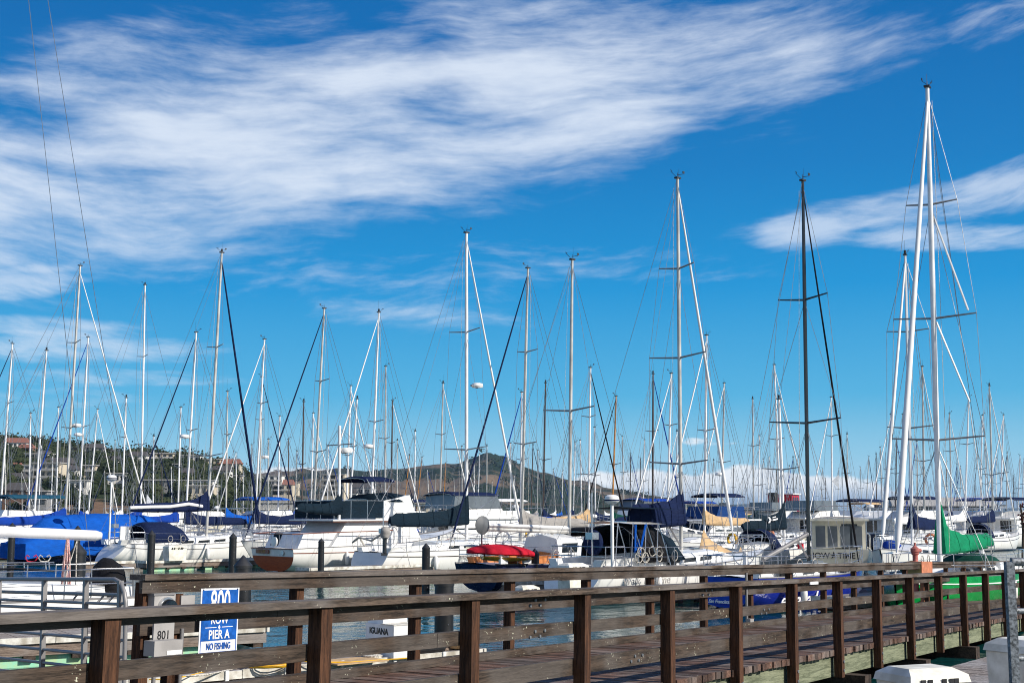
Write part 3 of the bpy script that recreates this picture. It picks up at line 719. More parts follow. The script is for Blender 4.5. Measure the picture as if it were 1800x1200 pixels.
# ---------------------------------------------------------------- the waterfront row
HEROES=[]
def reg(px,txt): HEROES.append((px,txt))
o,P,sh=sailboat('white sloop with navy spray hood and white striped navy boom cover beside blue tarpaulin',363,78.5,(390,443),L=12,B=3.9,mast='mast_g',spr=(.28,.66),hws=(1.6,.95),furl='navy',furlr=.075,
    coverc='navy',dodger=None,bimini=None,lod=2,tr=1.1,stripe='grey',r=.085,boomz=3.05,booml=4.9,covh=1.2,fb=(1.15,1.05,1.45),sprw=.36,wheelcov=None,jibend=V((10.4,0,1.75)))
WB=o
canopy(o,'spray_hood',CV['navy'],[(2.2,1.0,.85),(2.6,1.02,1.0),(3.9,.98,1.0),(4.7,.9,.72),(5.1,.8,.25)],1.3,1.2,1.15)
MB().box((1.0,-1.0,1.75),(.5,.12,.75)).build('life_raft_case',M['white'],o)
# radar pole on the stern
def radar_pole(o,p,h,lean=(0,0),k=1.0):
    p=V(p); t=p+V((lean[0],lean[1],h)); m=MB().tube([p,t],.055,8).build('radar_pole',M['mast_w'],o,50)
    MB().lathe(t+V((0,0,.22*k)),[(a_*k,b_*k) for a_,b_ in [(.02,-.22),(.16,-.2),(.26,-.14),(.33,-.08),(.33,.02),(.30,.14),(.2,.2),(.02,.22)]],18).build('radar_dome',M['white'],m,40)
    MB().lathe(t+V((0,0,.19*k)),[(.335*k,-.035*k),(.335*k,.035*k)],18).build('radar_band',CV['navy'],m)
    return m
radar_pole(o,(.9,.6,1.1),3.55,k=.85)
sl_=MB().loft([[V((x,-.17+.10*c,z+.10*s_)) for c,s_ in [(math.cos(q),math.sin(q)) for q in [k*math.pi/4 for k in range(8)]]] for x,z in ((6.3,3.25),(5.4,3.38),(4.2,3.22),(3.0,3.2),(1.7,3.15))]).build('white_sail_strip',CV['white'],o,60)
# second sailboat: open transom with outboard and ladder
o2,P2,sh2=sailboat('white sloop with dark slate boom cover, outboard on its stern rail and open stepped transom',820,65.6,(820,408),L=11.4,B=3.9,mast='mast_w',spr=(.29,.67),hws=(1.6,1.2),furl='white',furlr=.055,
    coverc='teal',dodger=None,radar=None,lod=2,tr=.55,stripe='mast_b',r=.088,boomz=2.35,booml=4.7,covh=1.45,covend=.48,fb=(1.05,1.1,1.45),sprw=.34,jibend=V((10.2,0,1.7)))
def outboard(o,p,cov=None):
    p=V(p); m=MB(); m.lathe(p+V((0,0,.0)),[(.06,-.25),(.19,-.2),(.23,0),(.22,.2),(.10,.3),(.01,.31)],12); e=m.build('outboard_motor',cov or M['outb'],o,50)
    MB().box(p+V((0,0,-.55)),(.12,.10,.7)).box(p+V((-.05,0,-.95)),(.3,.03,.12)).build('outboard_leg',M['outb'],e); return e
outboard(o2,(.4,-1.25,1.95),CV['grey'])
for s_,h_ in (('a',0),):
    m=MB()
    for y in (-.28,.28): m.tube([(.0,y,.1),(.75,y,1.15),(.78,y,1.9)],.02,5)
    for k in range(4): m.tube([(.05+.19*k,-.28,.18+.27*k),(.05+.19*k,.28,.18+.27*k)],.018,5)
    m.build('boarding_ladder',M['steel'],o2)
MB().tube([V((1.2,1.2,1.1)),V((.7,1.2,1.8)),V((.2,1.0,1.5)),V((0,.2,1.75)),V((.1,-.6,1.6)),V((.3,-1.1,1.9))],.05,6).build('coiled_line',M['rope'],o2)
c=V((1.9,.2,1.75)); MB().tube([c+V((0,.5*math.cos(a),.5*math.sin(a))) for a in [i*math.pi/12 for i in range(25)]],.016,5,False).build('steering_wheel',M['steel'],o2)
m=at(828,677,65.9)
Mi=(Matrix.Translation(o2.location)@Matrix.Rotation(RZ,4,'Z')).inverted(); q=Mi@m
MB().lathe(q+V((.42,0,0)),[(.02,-.10),(.27,-.09),(.31,0),(.27,.11),(.12,.15),(.02,.155)],14).build('radar_dome',M['white'],o2,40)
MB().bar(q,q+V((.42,0,-.1)),.12,.06).build('radar_bracket',M['alu'],o2)
text('hull_lettering','BENETEAU',M['meter'],o2,(4.9,-2.02,.78),(R(90),0,0),.26,.01,.3)
# wooden ketch-like boat with the red covered tender, its mast at 1006
o3,P3,sh3=sailboat('wooden cruising sailboat with orange teak cabin, bare white boom and tall grey mast',1000,51,(1006,455),L=9.6,B=3.3,hull='hnavy',mast='mast_g',spr=(.475,),hws=(1.4,),
    coverc=None,bare='white',lod=2,mf=.5,r=.068,boomz=2.15,booml=4.3,boomdrop=-.15,tr=-.3,sprw=.55,cab='orange',fb=(1.05,1.0,1.4),deck='white',covh=1)
trunk(o3,3.3,5.2,1.9,1.7,1.25,.75,M['white'],M['glass'],1,name='pilothouse',winh=.34)
wheel(o3,1.4,1.75,.45)
def disc(o,p,r=.33):
    MB().lathe(p,[(.02,-.05),(r*.6,-.03),(r,.03),(r,.05),(r*.6,.0),(.02,-.02)],18,'Y').build('dish_antenna',M['rubber'],o,40)
    MB().tube([V(p)+V((0,.05,0)),V(p)+V((.1,.2,-.6)),V(p)+V((.35,.3,-1.15))],.03,6).build('dish_pole',M['steel'],o)
disc(o3,(-.4,-.9,2.45))
canopy(o3,'awning',CV['black'],[(5.2,1,.6),(5.6,1,1),(7.4,1,1),(7.9,.95,.5)],1.15,1.95,.38)
for xx,yy in ((.2,-1.3),(1.2,-1.45)):
    MB().box((xx,yy,1.30),(.34,.12,.42)).build('rail_box',M['shade'],o3)
# the sloop beyond, navy bimini, radar pole
o4,P4,sh4=sailboat('white sloop with black cockpit tent, tall stern radar pole and navy mainsail cover',1197,47.2,(1191,312),L=10.8,B=3.7,mast='mast_g',spr=(.23,.51,.75),hws=(1.36,1.33,.83),furl='white',furlr=.055,
    coverc='navy',dodger=None,lod=2,tr=.7,r=.072,boomz=2.5,booml=2.7,boomdrop=.02,covh=1.2,covend=.62,fb=(1.15,1.1,1.45),sprw=.38,wheelcov='navy',jibend=V((9.1,0,1.7)))
radar_pole(o4,(.8,-1.55,1.1),2.05,k=.72)
canopy(o4,'cockpit_tent',CV['black'],[(2.3,1.0,1.0),(3.0,1.02,1.05),(3.8,.97,.98)],1.35,1.25,1.25)
MB().loft([[V((2.0,-1.2,2.52)),V((2.0,0,2.62)),V((2.0,1.2,2.52))],[V((3.9,-1.15,2.50)),V((3.9,0,2.60)),V((3.9,1.15,2.50))]],closed=False).build('tent_roof',M['white'],o4)
canopy(o4,'spray_hood',CV['teal'],[(3.81,1.0,1.0),(4.5,.95,.75),(5.0,.85,.15)],1.28,1.28,1.2)
m=MB()
for x_,y_ in ((1.2,-1.3),(1.8,-1.45),(2.4,-1.5),(3.0,-1.5)): m.tube([V((x_,y_,1.15)),V((x_+.35,y_*.85,2.55))],.018,5).tube([V((x_+.7,y_,1.15)),V((x_+.35,y_*.85,2.55))],.018,5)
m.build('tent_frame',M['steel'],o4)
m=MB(); rr=random.Random(4)
for k in range(7): 
    c0=V((2.0+rr.uniform(-.3,1.2),-1.55,1.5+rr.uniform(-.1,.15))); m.tube([c0+V((.16*math.cos(a),rr.uniform(-.03,.03),.16*math.sin(a))) for a in [i*math.pi/6 for i in range(13)]],.016,4,False)
m.build('coiled_line',M['rope'],o4)
MB().tube([V((2.2,-1.3,2.5)),V((2.1,-1.35,1.6)),V((2.35,-1.3,2.0)),V((2.3,-1.35,1.5)),V((2.7,-1.3,2.5))],.04,5).build('blue_rope',CV['bright'],o4)
text('boat_name','Walk The Line',M['meter'],o4,(2.1,-1.84,.70),(R(90),0,R(-4)),.36,.008,.25)
MB().loft([[V((4.6,-1.05,3.0)),V((4.6,0,3.06)),V((4.6,1.05,3.0))],[V((2.6,-1.05,3.02)),V((2.6,0,3.1)),V((2.6,1.05,3.02))]],closed=False).build('bimini',CV['teal'],o4)
# the royal blue racer with the black mast
o5,P5,sh5=sailboat('royal blue hulled racing sloop with tall black mast, white deck and drooping grey boom',1420,42.9,(1411,316),L=7.5,B=3.2,hull='hblue',mast='mast_k',spr=(.36,.68),hws=(1.39,.97),furl='black',furlr=.035,
    coverc=None,lod=2,tr=.35,r=.066,boomz=2.2,booml=2.4,boomdrop=.75,fb=(.95,.95,1.15),sprw=.40,stripe='white',cabh=.3,mf=.595,nwin=2)
text('boat_name','escapade',M['wtext'],o5,(1.75,-1.56,.30),(R(90),0,R(0)),.58,.008,.45,bold=.006)
tx=text('home_port','San Francisco, CA',M['wtext'],o5,(-.06,-.05,.25),(R(80),0,R(-90)),.15,.01,.3,bold=.002)
MB().box((.02,.05,.06),(.06,.12,.05)).box((.02,-.2,.06),(.06,.09,.05)).build('exhaust_outlet',M['dark'],o5)
# the green racer, bow in
gz=math.atan2(.85,.53)+math.pi
o6,P6,sh6=sailboat('bright green hulled racing sloop with the tallest white mast and a green boom cover',1650,42.2,(1630,152),away=False,rz=gz,L=13.0,B=3.6,hull='hgreen',mast='mast_w',spr=(.255,.505,.745),hws=(1.47,1.33,.83),
    furl='white',furlr=.09,coverc='green',lod=2,tr=.6,r=.088,boomz=1.62,booml=7.3,boomdrop=-.12,covh=1.62,covend=.36,fb=(.95,.9,1.12),sprw=.52,cabh=.32,mf=.60,rake=.35,stripe='white')
MB().tube([at(1630,290,42).copy()*0+ (Matrix.Translation(o6.location)@Matrix.Rotation(gz,4,'Z')).inverted()@at(1638,372,42.2),(Matrix.Translation(o6.location)@Matrix.Rotation(gz,4,'Z')).inverted()@at(1702,545,42.0)],.035,5).build('diagonal_stay',M['mast_w'],o6)
MB().tube([(Matrix.Translation(o6.location)@Matrix.Rotation(gz,4,'Z')).inverted()@at(1646,566,42.2),(Matrix.Translation(o6.location)@Matrix.Rotation(gz,4,'Z')).inverted()@at(1704,705,42.0)],.03,5).build('diagonal_stay',M['mast_w'],o6)
canopy(o6,'spray_hood',CV['dgreen'],[(3.4,1.0,1.0),(3.9,1.0,1.0),(4.5,.8,.3)],1.0,1.0,.5)
# white sloop behind the green one, its furled jib spiral-wrapped
sailboat('white sloop behind the green racer with spiral wrapped white jib leaning away from its mast',1603,60,(1591,447),away=False,L=11.5,mast='mast_w',spr=(.40,.73),furl='white',furlr=.08,coverc='navy',lod=1,rz=gz,r=.075,sprw=.36)
# ---------------------------------------------------------------- trawler with the wooden transom
def trawler():
    L,B=11.6,4.3
    o=bpy.data.objects.new('trawler_yacht',None); C.objects.link(o); s=at(477,1000,64); s.z=0; 
    o.location=s; o.rotation_euler=(0,0,RZ); tag(o,'white trawler yacht with varnished wooden transom, dark canvas flybridge and name board','motorboat')
    b,sh,P=make_hull(o,L,B,1.15,1.25,2.0,M['white'],sw=.86,rake=1.2,tr=-.2,trmat=M['white'],n=14,stripe=M['railwood'])
    q=[]; 
    for sd in (-1,1):
        r=[P(0,.06+.66*k/6,sd) for k in range(7)]; q+= r[::-1] if sd<0 else r
    MB().add([p+V((-.02,-.0,0)) for p in q],[tuple(range(len(q)))]).build('wooden_transom',M['hwood'],o)
    MB().bar(P(0,1,-1)+V((-.02,0,.02)),P(0,1,1)+V((-.02,0,.02)),.06,.05).build('taffrail',M['railwood'],o)
    nb=MB().box((-.06,.75,1.02),(.04,1.15,.2)).build('name_board',M['railwood'],o)
    text('boat_name','ST JOE',M['hyell'],o,(-.085,.75,1.02),(R(90),0,R(-90)),.2,.004)
    for y in (-1.0,): MB().lathe((-.03,y,.98),[(.02,-.03),(.11,-.03),(.11,.03)],14,'X').build('hawsehole',M['steel'],o)
    # bulwark rails in varnish
    for sd in (-1,1):
        pts=[P(i/14,1,sd)+V((0,-sd*.08,.72)) for i in range(8)]; MB().tube(pts,.025,5).build('handrail',M['railwood'],o)
        m=MB(); 
        for p in pts: m.tube([p,p-V((0,0,.72))],.014,4)
        m.build('rail_posts',M['steel'],o)
    pts=[P(0,1,-1)+V((0,.08,.72)),P(0,1,1)+V((0,-.08,.72))]; MB().tube(pts,.025,5).build('handrail',M['railwood'],o)
    m=MB()
    for y in (-1.2,-.6,.1,.8,1.3): m.tube([(.02,y,1.2),(.02,y,1.88)],.014,4)
    m.build('rail_posts',M['steel'],o)
    MB().lathe((-.03,-.25,1.5),[(.14,-.05),(.24,-.04),(.24,.04),(.14,.05)],14,'X').build('lifebuoy',M['white'],o,50)
    # aft trunk cabin
    a=MB().prism([(.5,1.15),(2.8,1.25),(2.8,1.95),(.85,1.9)],-1.45,1.45).build('aft_cabin',M['shade'],o)
    MB().add([(.56,.35,1.30),(.56,1.05,1.30),(.82,1.05,1.90),(.82,.35,1.90)],[(0,1,2,3)]).build('door_cover',CV['teal'],a)
    # saloon with sloping canvas sides
    z=1.15; hs=1.33
    c=MB().prism([(2.2,z),(8.0,z+.1),(7.3,z+hs),(3.2,z+hs)],-1.72,1.72).build('saloon',M['white'],o)
    MB().add([(2.42,-1.1,z+.35),(2.42,1.2,z+.35),(3.12,1.2,z+1.25),(3.12,-1.1,z+1.25)],[(0,1,2,3)]).build('aft_window_cover',CV['white'],c)
    windows_band(c,3.6,7.1,1.728,z+.5,z+1.1,3,CV['white'],-1); windows_band(c,3.6,7.1,1.728,z+.5,z+1.1,3,CV['white'],1)
    zt=z+hs
    MB().prism([(2.2,zt),(8.1,zt),(8.1,zt+.07),(2.2,zt+.07)],-1.95,1.95).build('boat_deck',M['white'],o)
    MB().prism([(2.18,zt-.02),(8.12,zt-.02),(8.12,zt-.05),(2.18,zt-.05)],-1.97,1.97).build('deck_trim',M['railwood'],o)
    f=MB().prism([(5.2,zt+.07),(7.9,zt+.07),(7.4,zt+1.3),(5.7,zt+1.0)],-1.3,1.3).build('flybridge',M['white'],o)
    # canvas screen
    m=MB()
    for (x0,x1,y) in ((2.4,5.4,-1.7),(2.4,4.6,1.7)): m.box(((x0+x1)/2,y,zt+.55),(x1-x0,.03,.85))
    m.box((2.4,0,zt+.55),(.03,3.4,.85)); m.build('canvas_screen',CV['teal'],o)
    m=MB()
    for x,y in ((2.4,-1.72),(3.4,-1.72),(4.4,-1.72),(5.4,-1.72),(2.4,1.72),(3.6,1.72),(2.38,.6),(2.38,-.6)): m.tube([V((x,y,zt)),V((x,y,zt+1.02))],.018,5)
    m.tube([V((5.4,-1.72,zt+1.0)),V((2.4,-1.72,zt+1.0)),V((2.4,1.72,zt+1.0)),V((4.6,1.72,zt+1.0))],.018,5); m.build('screen_frame',M['steel'],o)
    canopy(o,'bridge_cover',CV['teal'],[(5.0,.8,.35),(5.5,.95,.8),(6.7,1,1),(7.7,.9,.75)],1.35,zt+.95,.5)
    canopy(o,'bimini',CV['navy'],[(4.6,.95,.7),(4.9,1,1),(6.1,1,1),(6.5,.95,.7)],1.25,zt+1.95,.3)
    m=MB()
    for sd in (-1,1):
        m.tube([V((5.5,sd*1.3,zt+.9)),V((4.7,sd*1.2,zt+2.1))],.02,5); m.tube([V((5.5,sd*1.3,zt+.9)),V((6.4,sd*1.2,zt+2.1))],.02,5)
    m.build('bimini_frame',M['steel'],o)
    # steadying mast and furled sail
    MM=(Matrix.Translation(o.location)@Matrix.Rotation(RZ,4,'Z')).inverted()
    top=MM@at(597,748,64.5); b0=MM@at(596,905,64.5)
    b0.z=zt; ms=MB().tube([b0,top],.075,8).build('mast',M['mast_w'],o,50)
    c0=lerp(b0,top,.72); MB().lathe(c0+V((.4,0,.1)),[(.02,-.13),(.3,-.12),(.34,0),(.3,.12),(.02,.14)],16).build('radar_dome',M['white'],ms,40)
    MB().bar(c0,c0+V((.4,0,-.04)),.1,.05).build('radar_bracket',M['alu'],ms)
    for sd in (-1,1): MB().tube([lerp(b0,top,.8),lerp(b0,top,.8)+V((0,sd*1.1,0))],.03,5).build('spreader',M['alu'],ms)
    e=MM@at(520,893,62.5); MB().tube([b0+V((0,0,.35)),e],.05,6).build('boom',M['mast_w'],o)
    cover(o,CV['teal'],b0+V((0,0,.40)),e+V((0,0,.0)),1.3,.26,.12,seed=5)
    for p in ((.3,1.5,1.2),(.3,-1.5,1.2)): MB().tube([lerp(b0,top,.98),V(p)],.01,4,False).build('shroud',M['wire'],o)
    for p in ((6.5,1.8,zt),(6.5,-1.8,zt),(11.2,0,2.4)): MB().tube([lerp(b0,top,.98),V(p)],.01,4,False).build('shroud',M['wire'],o)
    fenders(o,P,3)
trawler()
# ---------------------------------------------------------------- docks and piles
def dock(name,label,p,d,L,W,top=.5,wood_=True,floats=True,bump=True):
    """floating walkway: p = near corner at water level, d = its direction (width goes to the far side)"""
    d=V((d[0],d[1],0)).normalized(); o=empty(name,(p[0],p[1],0),math.atan2(d.y,d.x)); tag(o,label,'dock')
    m=MB(); i=0; rn=random.Random(7)
    while i*.15<L: m.bx(i*.15,min(L,i*.15+.142),.03,W-.03,top-.06,top+rn.uniform(-.003,.004)); i+=1
    m.build('plank_deck',M['dockwood'],o)
    m=MB(); m.bx(0,L,-.01,.028,top-.33,top-.10).bx(0,L,W-.028,W+.01,top-.33,top-.10).bx(-.03,.0,-.01,W+.01,top-.33,top-.10).bx(L,L+.03,-.01,W+.01,top-.33,top-.10); m.build('fascia_board',M['fascia'],o)
    if bump:
        m=MB(); rn=random.Random(3); x=0
        while x<L:
            q=min(L,x+rn.uniform(1.3,2.2)); m.bx(x,q-.015,-.06,-.012,top-.11,top+.02+rn.uniform(-.008,.008)); x=q
        m.bx(-.08,-.031,-.05,W+.05,top-.11,top+.02).bx(L+.031,L+.08,-.05,W+.05,top-.11,top+.02); m.build('bumper_strip',M['bumper'],o)
    if floats:
        x=.3; 
        while x<L-1:
            MB().bx(x,x+min(2.4,L-x-.3),.12,W-.12,-.3,top-.26).build('float',M['algae'],o); x+=3.0
        rn=random.Random(9); x=.2
        m=MB()
        while x<L: m.bx(x,x+.22,.0,W,top-.42,top-.331); x+=rn.uniform(.7,1.1)
        m.build('cross_sleeper',M['beam'],o)
    return o
DV=V((.84,.54,0)).normalized()
pA=onz(0,1123,.55)-DV*4; pB=onz(466,1100,.55)
dl=dock('floating_dock','weathered floating dock with green algae floats beside the sloop with black wheel cover',(pA.x,pA.y),pB-pA,(pB-pA).length,2.2,.55)
pA=onz(263,1192,.47); pB=onz(846,1141,.47); MD=(pB-pA).normalized()
pA=pA-MD*3.5
dm=dock('floating_dock','floating walkway with white padded edge carrying the coiled yellow hose and white step box',(pA.x,pA.y),MD,(pB-pA).length,1.9,.47)
DZ=math.atan2(MD.y,MD.x)
DMi=(Matrix.Translation(dm.location)@Matrix.Rotation(DZ,4,'Z')).inverted()
# white vinyl skirts along the walkway
m=MB()
for a_,b_ in ((0,5.0),(7.5,11.2)): m.bx(a_,b_,-.085,-.062,.08,.33)
m.build('dock_fender',M['bumper'],dm)
m=MB(); x=.5
while x<(pB-pA).length: m.bx(x,x+.06,-.09,-.061,.2,.5); x+=1.05
m.build('bumper_clip',M['white'],dm)
def coil(name,label,c,r,n,mat,rad,cat='hose'):
    rn=random.Random(2); pts=[]
    for i in range(n*16):
        a=i*math.pi/8; rr=r*(1+rn.uniform(-.02,.02)+.12*math.sin(i/23)); pts.append(V((rr*math.cos(a)*1.25,rr*math.sin(a),.02+i/(n*16)*.08)))
    pts+=[pts[-1]+V((.3,-.1,-.05)),pts[-1]+V((.9,-.25,-.08)),pts[-1]+V((2.2,-.3,-.09))]
    o=MB().tube(pts,rad,5).build(name,mat,None,60); o.location=c; o.rotation_euler=(0,0,DZ); tag(o,label,cat); return o
coil('garden_hose','yellow hose coiled on the floating walkway with its end trailing along the boards',onz(478,1172,.48),.30,5,M['yellow'],.011)
h=MB(); pts=[]
for i in range(40):
    u=i/39; p=onz(262+(520-262)*u, 1193-33*u+4*math.sin(u*9),.485); pts.append(p)
h.tube(pts,.009,5); tag(h.build('garden_hose',M['yellow'],None,60),'thin yellow hose stretched along the walkway below the blue sign','hose')
h=MB(); pts=[onz(300+(560-300)*i/39, 1186-24*i/39+5*math.sin(i*.21),.49) for i in range(40)]
h.tube(pts,.013,5); tag(h.build('water_pipe',M['rope'],None,60),'pale water hose lying across the walkway boards behind the yellow hose','hose')
def on_dock(px,py,z=.47): return DMi@onz(px,py,z)
# step box with the name
sb=empty('step_box',(0,0,0),DZ); tag(sb,'white moulded two step boarding box lettered with a boat name on the walkway edge','boarding steps')
p0=onz(693,1157,.47); sb.location=p0
MB().bx(0,.55,.02,.85,.0,.54).build('lower_step',M['shade'],sb); MB().bx(.05,.55,.40,.86,.541,.80).build('upper_step',M['shade'],sb)
MB().bx(-.01,.56,.01,.40,.541,.553).build('tread',M['bumper'],sb)
text('name_lettering','IGUANA',M['dark'],sb,(-.004,.46,.42),(R(90),0,R(-90)),.145,.003,bold=.004)
c=onz(655,1156,.47); o=MB().lathe(c,[(.05,0),(.16,.01),(.17,.05),(.05,.08)],14).build('rope_pile',M['rope'],None,60); tag(o,'small heap of pale rope beside the white step box','rope')
mat_=onz(618,1162,.475); o=MB().box((0,0,.012),(1.0,.7,.02)).build('door_mat',CV['tan'],None); o.location=mat_; o.rotation_euler=(0,0,DZ); tag(o,'flat brown mat lying on the walkway before the step box','mat')
# bits at the walkway's far part
o=empty('fishing_gear',onz(760,1148,.47),DZ); tag(o,'black bag and folded tan tarpaulin lying on the walkway edge under the rail','bag')
MB().tube([(-.5,.1,.08),(.3,.1,.09)],[.08,.10],8).build('bag',M['outb'],o,50); MB().lathe((.75,.25,.12),[(.02,-.12),(.2,-.08),(.26,.03),(.12,.14),(.01,.15)],10).build('tarpaulin',CV['tan'],o,60)
MB().box((.1,.3,.03),(1.1,.35,.05),Matrix.Rotation(.2,3,'Z')).build('board',M['fascia'],o)
def piling(px,ytop,Y,r,label,cone=True,group='black sleeved mooring piles with pointed caps'):
    p=at(px,ytop,Y); o=empty('mooring_pile',(p.x,p.y,0)); tag(o,label,'piling',group); h=p.z; ch=r*1.15
    MB().tube([(0,0,-2.5),(0,0,h-ch-r*.35)],r,18).build('pile_shaft',M['black'],o,40)
    MB().lathe((0,0,h-ch-r*.34),[(r*1.06,0),(r*1.08,r*.3),(r*.98,r*.42),(r*.10,ch+r*.3),(.01,ch+r*.34)],18).build('pile_cap',M['cone'],o,30)
    m=MB()
    for k in range(int(h/.3)+2): m.lathe((r*.5,-r*.87,h-ch-.35-k*.28),[(.0,-.012),(.014,-.01),(.014,.01)],6,'Y')
    m.build('bolt',M['galv'],o)
    return o
piling(138,953,36,.215,'thick black pile with pointed cap behind the hanging rope, before the white sloop')
piling(428,975,33,.215,'thick black pile with pointed cap standing before the wooden transom')
piling(781,1004,30,.215,'thick black pile rising behind the far rail before the outboard sloop')
piling(22,918,60,.15,'slim black pile standing before the covered cabin boat at the end of the blue tarpaulin')
piling(137,923,62,.14,'slim black pile cap showing over the white boom end in front of the blue tarpaulin')
piling(267,931,57,.16,'slim black pile in front of the navy spray hood')
piling(410,936,57,.16,'slim black pile beside the bow of the white sloop and the dock end')
piling(565,945,56,.13,'slim black pile standing in front of the white trawler saloon')
piling(749,954,50,.15,'slim black pile standing before the sloop with the outboard')
piling(940,963,48,.16,'slim black pile beside the red covered tender')
piling(1182,974,45,.135,'slim black pile in front of the navy spray hood of the radar pole sloop')
piling(1425,985,46,.16,'slim black pile standing behind the black mast')
piling(1382,990,40,.2,'thick black pile behind the far rail beside the blue racer cockpit')
piling(1585,1008,41,.2,'thick black pile behind the far rail at the green racer bow')
fd=VD
def fdock(px,py,L,W,label,top=.5): 
    p=onz(px,py,0); return dock('finger_dock',label,(p.x,p.y),VD,L,W,top)
fdock(258,1004,11,1.1,'finger dock with pale green floats under the white sloop with navy hood')
fdock(545,1019,10,1.0,'finger dock between the wooden transom trawler and the outboard sloop')
fdock(908,1046,10,1.1,'finger dock with white steps beside the radar pole sloop',.45)
fdock(1186,1062,9,1.0,'finger dock between the radar pole sloop and the blue racer',.45)
fdock(1482,1078,7,1.0,'finger dock beside the blue racer bow',.45)
fdock(-60,978,12,1.2,'finger dock beyond the near dock at the covered cabin boat')
fdock(150,1000,3.2,1.0,'short finger dock end at the transom of the white sloop',.35)
w_=V((.677,-.736,0))
p=onz(380,960,0)+VD*6-w_*2; dock('main_walkway','long main walkway beyond the bows of the first row of boats',(p.x-30*w_.x,p.y-30*w_.y),w_,75,2.2,.5,bump=False)
def dbox(name,label,loc,rz,L,W,H,lidh=.14):
    o=empty(name,loc,rz); tag(o,label,'dock box')
    MB().prism([(-L/2+.05,0),(L/2-.05,0),(L/2,H-lidh),(-L/2,H-lidh)],0,W).build('box_body',M['boxw'],o)
    ld=MB().loft([[V((-L/2-.02,-.03,H-lidh+.006)),V((L/2+.02,-.03,H-lidh+.006)),V((L/2+.02,W+.03,H-lidh+.006)),V((-L/2-.02,W+.03,H-lidh+.006))],
                 [V((-L/2-.0,-.01,H-lidh+.09)),V((L/2,-.01,H-lidh+.09)),V((L/2,W+.01,H-lidh+.09)),V((-L/2,W+.01,H-lidh+.09))],
                 [V((-L/2+.08,.12,H+.02)),V((L/2-.12,.12,H+.02)),V((L/2-.12,W-.12,H+.02)),V((-L/2+.08,W-.12,H+.02))]]).build('box_lid',M['boxw'],o)
    for u in (-.62,-.38,.10,.36,.52): MB().box((L/2*u,-.012,H-lidh-.02),(.07,.02,.05)).box((L/2*u,-.034,H-lidh+.03),(.06,.012,.05)).build('latch',M['dark'],o)
    return o
b=dbox('dock_box','white moulded box with steps on the finger dock beside the white sloop',onz(312,985,.5),RZ,1.0,.6,.75)
b=dbox('dock_box','small white moulded box on the finger dock beside the sloop with the radar pole',onz(1005,1046,.5)+VD*.3,RZ,.8,.5,.9)
b=dbox('dock_box','low white box on the finger dock end beside the red tender boat',onz(925,1043,.45)+VD*.2,RZ,.7,.4,.22)
# lower dock at the shore under the bridge, its boxes
pC=onz(1600,1192,.47)
qa=onz(1640,1178,.47); qb=onz(1750,1148,.47); qd=(qb-qa).normalized(); qc=qb+qd*5
ld=dock('shore_dock','low plank dock beside the footbridge under the two dirty white boxes',(qc.x,qc.y),-qd,16,6.0,.47,bump=False)
dbox('dock_box','dirty white fibreglass dock box with five dark latches and sloped lid standing below the bridge',at(1654,1256,15.0),R(22),.80,.6,.48)
o=dbox('dock_box','tall dirty white fibreglass locker behind the galvanised rail post',at(1886,1252,16.4),R(32),1.35,.7,.86)
for q in bpy.data.objects:
    pass
# ---------------------------------------------------------------- left gangway
def gangway():
    g=ray(-1370,1012); P0=at(222,1018,12.3); gy=V((-g.y,g.x,0)).normalized(); gn=g.cross(gy)
    GM=Matrix((g,gy,gn)).transposed().to_4x4(); GM.translation=P0
    if gn.z<0: GM=Matrix((g,-gy,-gn)).transposed().to_4x4(); GM.translation=P0
    o=bpy.data.objects.new('gangway',None); C.objects.link(o); o.matrix_world=GM; tag(o,'grey pipe railed aluminium gangway leading down to the dock at the end of the footbridge','gangway')
    a=[(0.0,-.34),(.0,-.22),(.03,-.12),(.10,-.03),(.22,.0)]
    MB().tube([V((x,0,z)) for x,z in a]+[V((x,0,0)) for x in (.6,2,4,7)],.021,10).build('top_rail',M['alu'],o,60)
    MB().tube([V((0,0,-.34)),V((0,0,-1.05))],.021,10).build('end_post',M['alu'],o,60)
    sgn=1
    MB().tube([V((.19,-.07,-.145)),V((7,-.07,-.125))],.019,10).build('hand_rail',M['alu'],o,60)
    hr=MB().lathe((0,0,0),[(.0,0)]*2,3) if False else None
    MB().tube([V((.02,0,-.215)),V((.14,0,-.225)),V((7,.0,-.20))],.015,8).build('pipe_rail',M['alu'],o,60)
    for k,z in enumerate((-.29,-.55,-.70,-.83,-.955)): MB().tube([V((.02,0,z)),V((7,0,z+.02))],.016,8).build('pipe_rail',M['alu'],o,60)
    for x in (.11,.80,1.7,2.8,4.0): MB().box((x,0,-.51),(.045,.045,1.0)).build('rail_post',M['alu'],o)
    for x in (.35,.55,1.1): MB().tube([V((x,-.07,-.145)),V((x,0,-.215))],.01,6).build('rail_bracket',M['alu'],o)
    MB().bx(0.0,7.5,.03,1.3,-1.13,-1.07).build('ramp_deck',M['dockwood'],o)
gangway()
